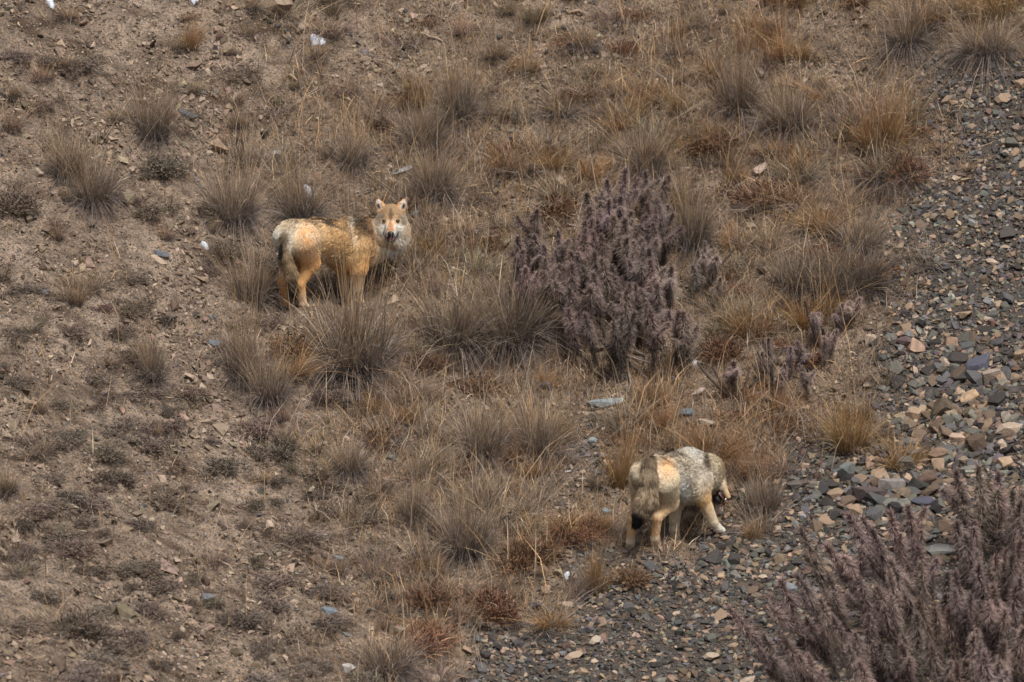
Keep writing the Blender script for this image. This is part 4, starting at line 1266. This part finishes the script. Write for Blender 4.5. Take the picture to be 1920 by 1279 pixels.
# ------------------------------------------------------------------ spiny pink-grey shrubs
SP0 = [(.085, .064, .054), (.13, .10, .085), (.062, .050, .045)]
SP1 = [(.52, .365, .32), (.60, .44, .39), (.38, .275, .245), (.48, .385, .35)]
def spiny_branch(seed, n=1700):
    """unit branch along +Z: curved stem with dense spines, pinkest at the tip"""
    r = np.random.default_rng(seed)
    bend = r.normal(0, .05, 2)
    axis = lambda t: np.stack([bend[0] * t * t * 2 + .015 * np.sin(t * 9 + seed), bend[1] * t * t * 2 + .015 * np.cos(t * 7), t], -1)
    tt = np.linspace(0, .97, 9)
    sv, sf = tube(axis(tt), .020 * (1 - .6 * tt) + .004, 6)
    t = r.random(n) ** .75
    t = .08 + .92 * t
    a = r.uniform(0, 2 * math.pi, n)
    outv = np.stack([np.cos(a), np.sin(a), 0 * a], 1)
    tip = sstep(.80, 1.0, t)[:, None]
    d = outv * (1 - .35 * tip) + np.array([0, 0, 1.0]) * (.30 + .6 * tip) + r.normal(0, .42, (n, 3)); d /= np.linalg.norm(d, axis=1, keepdims=True)
    L = r.uniform(.07, .15, n)[:, None] * (1 - .30 * tip)
    root = axis(t)
    sd = np.cross(d, r.normal(0, 1, (n, 3))); sd /= np.linalg.norm(sd, axis=1, keepdims=True)
    wdt = r.uniform(.0022, .0042, n)[:, None]
    c0 = np.array(SP0)[r.integers(0, 3, n)]
    pk = (np.clip(r.random(n) * 1.3 - .35, 0, 1) * .6 + np.clip(1.8 * (t - .35), 0, .8))[:, None]
    pk = np.minimum(pk, 1)
    c1 = np.array(SP0)[r.integers(0, 3, n)] * 1.5 * (1 - pk) + np.array(SP1)[r.integers(0, 4, n)] * pk
    mid = root + d * L * .55
    droop = np.array([0, 0, -.35]) * L * (1 - tip)
    V = np.stack([root - sd * wdt, root + sd * wdt, mid + sd * wdt * .8, mid - sd * wdt * .8, root + d * L + droop], 1)
    C = np.stack([c0, c0, (c0 + c1) / 2, (c0 + c1) / 2, c1], 1)
    F = (np.array([(0, 1, 2), (0, 2, 3), (3, 2, 4)])[None] + (np.arange(n) * 5)[:, None, None]).reshape(-1, 3)
    return join([(sv, sf, np.tile((.19, .145, .128), (len(sv), 1))), (V.reshape(-1, 3), F, C.reshape(-1, 3))])
def forked_branch(seed):
    """a main shoot with two or three shorter side shoots"""
    r = np.random.default_rng(seed)
    ps = [spiny_branch(seed, 1350)]
    for k in range(r.integers(2, 4)):
        v, f, c = spiny_branch(seed * 7 + k, 720)
        a, tl, sc_ = r.uniform(0, 6.28), r.uniform(.18, .45), r.uniform(.35, .62)
        v = v * [1.0, 1.0, sc_]
        Rm = np.array((Matrix.Rotation(a, 3, 'Z') @ Matrix.Rotation(tl, 3, 'Y')).transposed())
        v = v * [1, 1, 1.0]
        v = v @ Rm + [0, 0, r.uniform(.12, .5)]
        ps.append((v, f, c))
    return join(ps)
BRANCH = [M('branch', forked_branch(700 + i), M_SPINE) for i in range(6)]
STEMS = [M('stem', (*(lambda vf: (vf[0], vf[1], np.tile((.085, .066, .055), (len(vf[0]), 1))))(
    tube(np.stack([.05 * np.sin(np.linspace(0, 4, 7) + i), .05 * np.cos(np.linspace(0, 3, 7) + i), np.linspace(-.1, 1, 7)], 1), np.linspace(.035, .018, 7))),), M_WOOD) for i in range(3)]

def spiny_shrub(center, tips, label, group=None, thick=1.0, tint=1.0):
    """tips: (px, py, length in px, lean in px) - each branch rises from the hillside below its tip"""
    c = ground(*map(float, center))
    root = obj('spiny_shrub', None, None, c)
    root.empty_display_size = .1
    for (x, y, ln, lean) in tips:
        b = ground(float(x + lean), float(y + ln))
        t = at_depth(float(x), float(y), b[1] - rng.uniform(-.02, .10))
        v = t - b
        L = np.linalg.norm(v)
        q = Vector(v).to_track_quat('Z', 'Y') @ Quaternion((0, 0, 1), rng.uniform(0, 6.28))
        wd = thick * rng.uniform(.85, 1.15) * .62
        o = obj('branch', BRANCH[rng.integers(6)], root, b - c, q.to_euler(), (wd, wd, L), np.ones(3) * tint * rng.uniform(.75, 1.2) * (1 + rng.normal(0, .03, 3)))
    for _ in range(4):
        a = rng.uniform(0, 6.28)
        o = obj('stem', STEMS[rng.integers(3)], root, (0, 0, -.02), (rng.uniform(.3, .8), 0, a), (.5, .5, rng.uniform(.25, .45)))
    return tag(root, label, 'shrub', group)

t1 = [(240,430),(355,270),(395,420),(500,400),(620,350),(610,500),(680,530),(720,400),(650,730),(790,420),(900,420),(960,490),(1020,490),(1075,350),
      (780,100),(720,180),(880,50),(1000,60),(1090,110),(780,240),(860,200),(1010,240),(950,700),(1095,700),(1190,840),(1060,860),(870,740),(830,920),
      (660,250),(1140,300),(540,600),(430,560),(880,340),(1150,600),(1230,870),(300,600),(700,620),(560,740),(760,560),(850,600),(980,620),(1060,560),(940,300),(1100,230),
      (820,320),(640,440),(460,480),(1010,800),(900,860),(560,860),(690,860)]
tips1 = [(880 + x / 3.046, 300 + y / 3.046 + 4, rng.uniform(85, 130), rng.normal((880 + x / 3.046 < 1130) * 12 - (880 + x / 3.046 > 1230) * 8, 8)) for x, y in t1]
spiny_shrub((1160, 610), tips1, 'large bushy pinkish-grey spiny shrub in the middle of the slope', thick=.95, tint=.8)
t2 = [(700,310),(835,410),(930,330),(1020,290),(380,430),(420,640),(560,690),(720,720),(820,730),(910,840),(1030,910),(1290,90),(1420,80),(1520,110),(1630,270),(1340,360),
      (1350,480),(1200,680),(1300,680),(1500,760),(1590,740),(1600,480),(30,860),(270,740),(440,900),(660,1080),(780,1150),(1280,1180),(1550,1050),(340,1040),(490,1120),
      (1180,1080),(1390,450),(1480,200),(1560,560),(1650,200),(600,900),(760,940),(1120,800),(980,1060),(860,1040),(1400,900),(1440,620),(1680,620),(1700,880),(1250,860),
      (1720,60),(1760,300),(1800,600),(1780,900),(620,500),(1100,520),(960,560),(1060,640),(540,820),(1330,1020),(1480,1120),(1640,960),(200,1010),(900,680)]
tips2 = []
for x, y in t2:
    X_, Y_ = 1360 + x / 2.982, 850 + y / 2.982
    ln = rng.uniform(120, 200)
    tips2.append((X_, Y_ + 5, ln, ln * np.interp(X_, [1360, 1560, 1750, 1920], [.75, .45, .15, -.05]) + rng.normal(0, 8)))
spiny_shrub((1790, 1275), tips2, 'sprawling pinkish-grey spiny shrub rooted in the lower scree', thick=1.0, tint=.88)
spiny_shrub((1545, 650), [(1530, 588, 60, 4), (1572, 570, 55, 0), (1602, 562, 50, -6), (1545, 630, 60, 0), (1510, 690, 60, 3), (1500, 640, 55, 8), (1480, 655, 60, 0), (1560, 620, 55, -4)],
            'small spiny shrub at the grassy scree edge', thick=.62, tint=.9)
spiny_shrub((1450, 725), [(1440, 632, 70, 2), (1455, 700, 60, 0), (1470, 680, 60, -4), (1425, 660, 60, 5)], 'few spiny branches in rusty grass beyond the big shrub', thick=.62, tint=.9)
spiny_shrub((1375, 745), [(1374, 678, 70, 0)], 'single upright spiny branch in rusty grass', thick=.9)
spiny_shrub((1325, 540), [(1320, 455, 80, 0), (1335, 480, 70, -5), (1300, 500, 70, 6), (1345, 520, 60, -4)], 'slender spiny shrub beside pale grass tussock', thick=.68, tint=.9)

# ------------------------------------------------------------------ dead branches and twigs
def stick(pts, r0, r1, label, col=(.13, .105, .09), name='dead_branch', group=None, lift=.012):
    P = np.array([ground(float(x), float(y)) for x, y in pts])
    P[:, 2] += lift + r0
    P = np.concatenate([P[:1], *[[(P[i] + P[i + 1]) / 2 + rng.normal(0, r0 * .8, 3), P[i + 1]] for i in range(len(P) - 1)]])
    V, F = tube(P, np.linspace(r0, r1, len(P)), 6)
    c = P.mean(0)
    C = np.tile(np.array(col), (len(V), 1))
    return tag(obj(name, make_mesh(name, V - c, F, C, M_WOOD, True), None, c), label, 'branch', group)
DEADB = [[(1030, 620), (1060, 640), (1095, 668)], [(1140, 652), (1200, 668), (1240, 680)], [(1120, 660), (1160, 668), (1230, 690)], [(1110, 690), (1125, 710), (1135, 735)],
         [(1155, 660), (1160, 700), (1150, 730)], [(1180, 680), (1200, 700), (1215, 715)], [(1175, 680), (1180, 710), (1178, 742)], [(1060, 640), (1085, 650), (1110, 690)],
         [(1240, 620), (1250, 650), (1245, 672)], [(1260, 670), (1290, 676), (1330, 690)], [(1200, 640), (1230, 655), (1270, 660)]]
for i, d in enumerate(DEADB):
    stick(d, rng.uniform(.012, .020), .005, 'bare dead branch lying on the ground under the spiny shrub', col=np.array((.17, .14, .12)) * rng.uniform(.7, 1.5), group='dead branches under the shrub')
# bleached twigs that stand up out of the shrub
def twig(a, b, r0, label, dy=0.0, col=(.50, .45, .40)):
    A = ground(*map(float, a)); B = at_depth(float(b[0]), float(b[1]), A[1] + dy)
    mid = (A + B) / 2 + np.array([.02, 0, -.01])
    V, F = tube([A, mid, B], [r0, r0 * .8, r0 * .4], 5)
    c = A
    return tag(obj('twig', make_mesh('twig', V - c, F, np.tile(np.array(col), (len(V), 1)), M_WOOD, True), None, c), label, 'twig')
twig((1222, 420), (1244, 332), .006, 'thin bleached twig sticking up behind the spiny shrub')
twig((1248, 668), (1220, 625), .007, 'bleached curved twig at the foot of the spiny shrub')
stick([(787, 68), (805, 74), (830, 83)], .014, .006, 'pale weathered stick lying high on the slope', (.34, .26, .19))
stick([(925, 12), (940, 18), (948, 22)], .018, .008, 'short pale piece of wood at the top of the slope', (.36, .28, .21))
stick([(1065, 25), (1080, 27), (1095, 32)], .018, .008, 'pinkish weathered stick near the top of the slope', (.36, .26, .19))
stick([(1480, 800), (1520, 792), (1560, 770)], .007, .003, 'thin grey twig on the stones in golden grass', (.25, .22, .19))

# ------------------------------------------------------------------ loose dead stalks: standing wisps and lying litter
def stalk_mass(name, q, p, length, lean, width, cols, label, seed, flat=False):
    r = np.random.default_rng(seed)
    n = len(p)
    nrm = normal_at(p[:, 0], p[:, 1])
    if flat:
        d = r.normal(0, 1, (n, 3)); d -= (d * nrm).sum(1, keepdims=True) * nrm
        d = d / np.linalg.norm(d, axis=1, keepdims=True) + nrm * r.uniform(.02, .35, n)[:, None]
    else:
        d = np.array([0, 0, 1.0]) + r.normal(0, lean, (n, 3))
    d /= np.linalg.norm(d, axis=1, keepdims=True)
    L = length * np.exp(r.normal(0, .35, n))[:, None]
    curl = r.normal(0, .22, (n, 3)) * L
    sd = np.cross(d, r.normal(0, 1, (n, 3))); sd /= np.linalg.norm(sd, axis=1, keepdims=True)
    wd = width * r.uniform(.6, 1.4, n)[:, None]
    c = np.array(cols)[r.integers(0, len(cols), n)] * np.exp(r.normal(0, .25, (n, 1)))
    b = p - np.array([0, 0, .008])
    m = b + d * L * .5 + curl * .25; t = b + d * L + curl + (0 if flat else -1) * np.array([0, 0, .12]) * L
    V = np.stack([b - sd * wd, b + sd * wd, m + sd * wd, m - sd * wd, t], 1).reshape(-1, 3)
    F = (np.array([(0, 1, 2), (0, 2, 3), (3, 2, 4)])[None] + (np.arange(n) * 5)[:, None, None]).reshape(-1, 3)
    C = np.stack([c * .8, c * .8, c, c, c], 1).reshape(-1, 3)
    return tag(obj(name, make_mesh(name, V, F, C, M_GRASS)), label, 'dry grass', kind='stuff')
q, p = sample(36000, lambda x, y: grass_amt(x, y) * np.clip(.25 + 1.9 * np.clip(fbm(x / 100, y / 100, 2.3, 2, 66) + .15, 0, 1), 0, 1))
stalk_mass('dry_grass', q, p, .15, .42, .0022, STRAW1 + PALE1 + GREY1 + GOLD1 + RED1, 'thin dead grass standing between the tussocks', 21)
q, p = sample(52000, lambda x, y: .25 + .75 * grass_amt(x, y) - .2 * scree_amt(x, y))
stalk_mass('grass_litter', q, p, .065, .3, .0024, STRAW1 + PALE1 + GREY1 + GREY0 + GREY0 + RED0 + TW0 + TW0 + TW1, 'dead stalks and twig litter lying on the soil', 22, flat=True)
q, p = sample(2600, lambda x, y: grass_amt(x, y))
stalk_mass('tall_dry_stalks', q, p, .36, .16, .0026, STRAW1 + GOLD1 + PALE1, 'single tall straw stalks rising from the grass', 23)

# ------------------------------------------------------------------ snow remnants and the scrap of carrion
def patch(name, px, py, wpx, hpx, col, label, cat, seed, rough=.6):
    r = np.random.default_rng(seed)
    g = ground(float(px), float(py))
    n = 22
    a = np.linspace(0, 2 * math.pi, n, endpoint=False)
    rr = 1 + .30 * np.sin(a * 2 + r.uniform(0, 6)) + .16 * np.sin(a * 3 + r.uniform(0, 6)) + r.normal(0, .08, n)
    rings = []
    for k, h in ((1.0, -.02), (.9, .014), (.6, .03), (.25, .036)):
        x, y = np.cos(a) * rr * k * wpx * S / 2, np.sin(a) * rr * k * hpx * S / 2 / .62
        rings.append(np.stack([g[0] + x, g[1] + y, H_look(g[0] + x, g[1] + y) + h + r.normal(0, .003, n)], 1))
    V = np.concatenate(rings + [[np.array([g[0], g[1], H_look(g[0], g[1]) + .038])]])
    F = []
    for k in range(3):
        for j in range(n):
            b, c = k * n + j, k * n + (j + 1) % n
            F += [(b, c, c + n), (b, c + n, b + n)]
    F += [(3 * n + j, 3 * n + (j + 1) % n, 4 * n) for j in range(n)]
    m = vc_mat(name, rough)
    return tag(obj(name, make_mesh(name, V - g, np.array(F), np.tile(np.array(col), (len(V), 1)), m, True), None, g), label, cat)
SNOWC = (.50, .54, .60)
for (x, y, wv, hv, lab) in [(596, 80, 34, 13, 'largest white snow remnant above a flat straw tuft'), (95, 8, 16, 9, 'small snow remnant on the soil at the top'),
                            (366, 3, 12, 8, 'tiny snow remnant above a slim golden tuft'), (1832, 43, 22, 8, 'snow remnant in tall gold grass above the scree'),
                            (384, 463, 14, 8, 'small snow remnant uphill of the tawny wolf tail'), (577, 358, 20, 6, 'thin snow strip behind the pale straw tussock'),
                            (1063, 1081, 12, 7, 'tiny snow remnant at the lower scree edge')]:
    patch('snow_patch', x, y, wv, hv, SNOWC, lab, 'snow', x)
cr = patch('carrion_scrap', 1350, 953, 26, 11, (.62, .52, .46), 'scrap of whitish hide and red flesh under the pale wolf muzzle', 'carrion', 9, .5)
for (x0, y0, x1, y1) in [(1341, 950, 1347, 954), (1352, 955, 1362, 951), (1350, 957, 1354, 955)]:
    A, B_ = ground(float(x0), float(y0)), ground(float(x1), float(y1))
    A[2] += .036; B_[2] += .036
    V, F = tube([A, (A + B_) / 2, B_], [.008, .011, .007], 6)
    c0 = np.array(cr.location)
    obj('flesh_strip', make_mesh('flesh_strip', V - c0, F, np.tile(np.array((.42, .09, .025)), (len(V), 1)), M_GLOSS, True), cr)
tri = sum(len(o.data.polygons) * (2 if len(o.data.polygons) and o.data.polygons[0].loop_total == 4 else 1) for o in {o.data.name: o for o in sc.objects if o.type == 'MESH'}.values())
print('objects', len(sc.objects), 'unique triangles', tri)
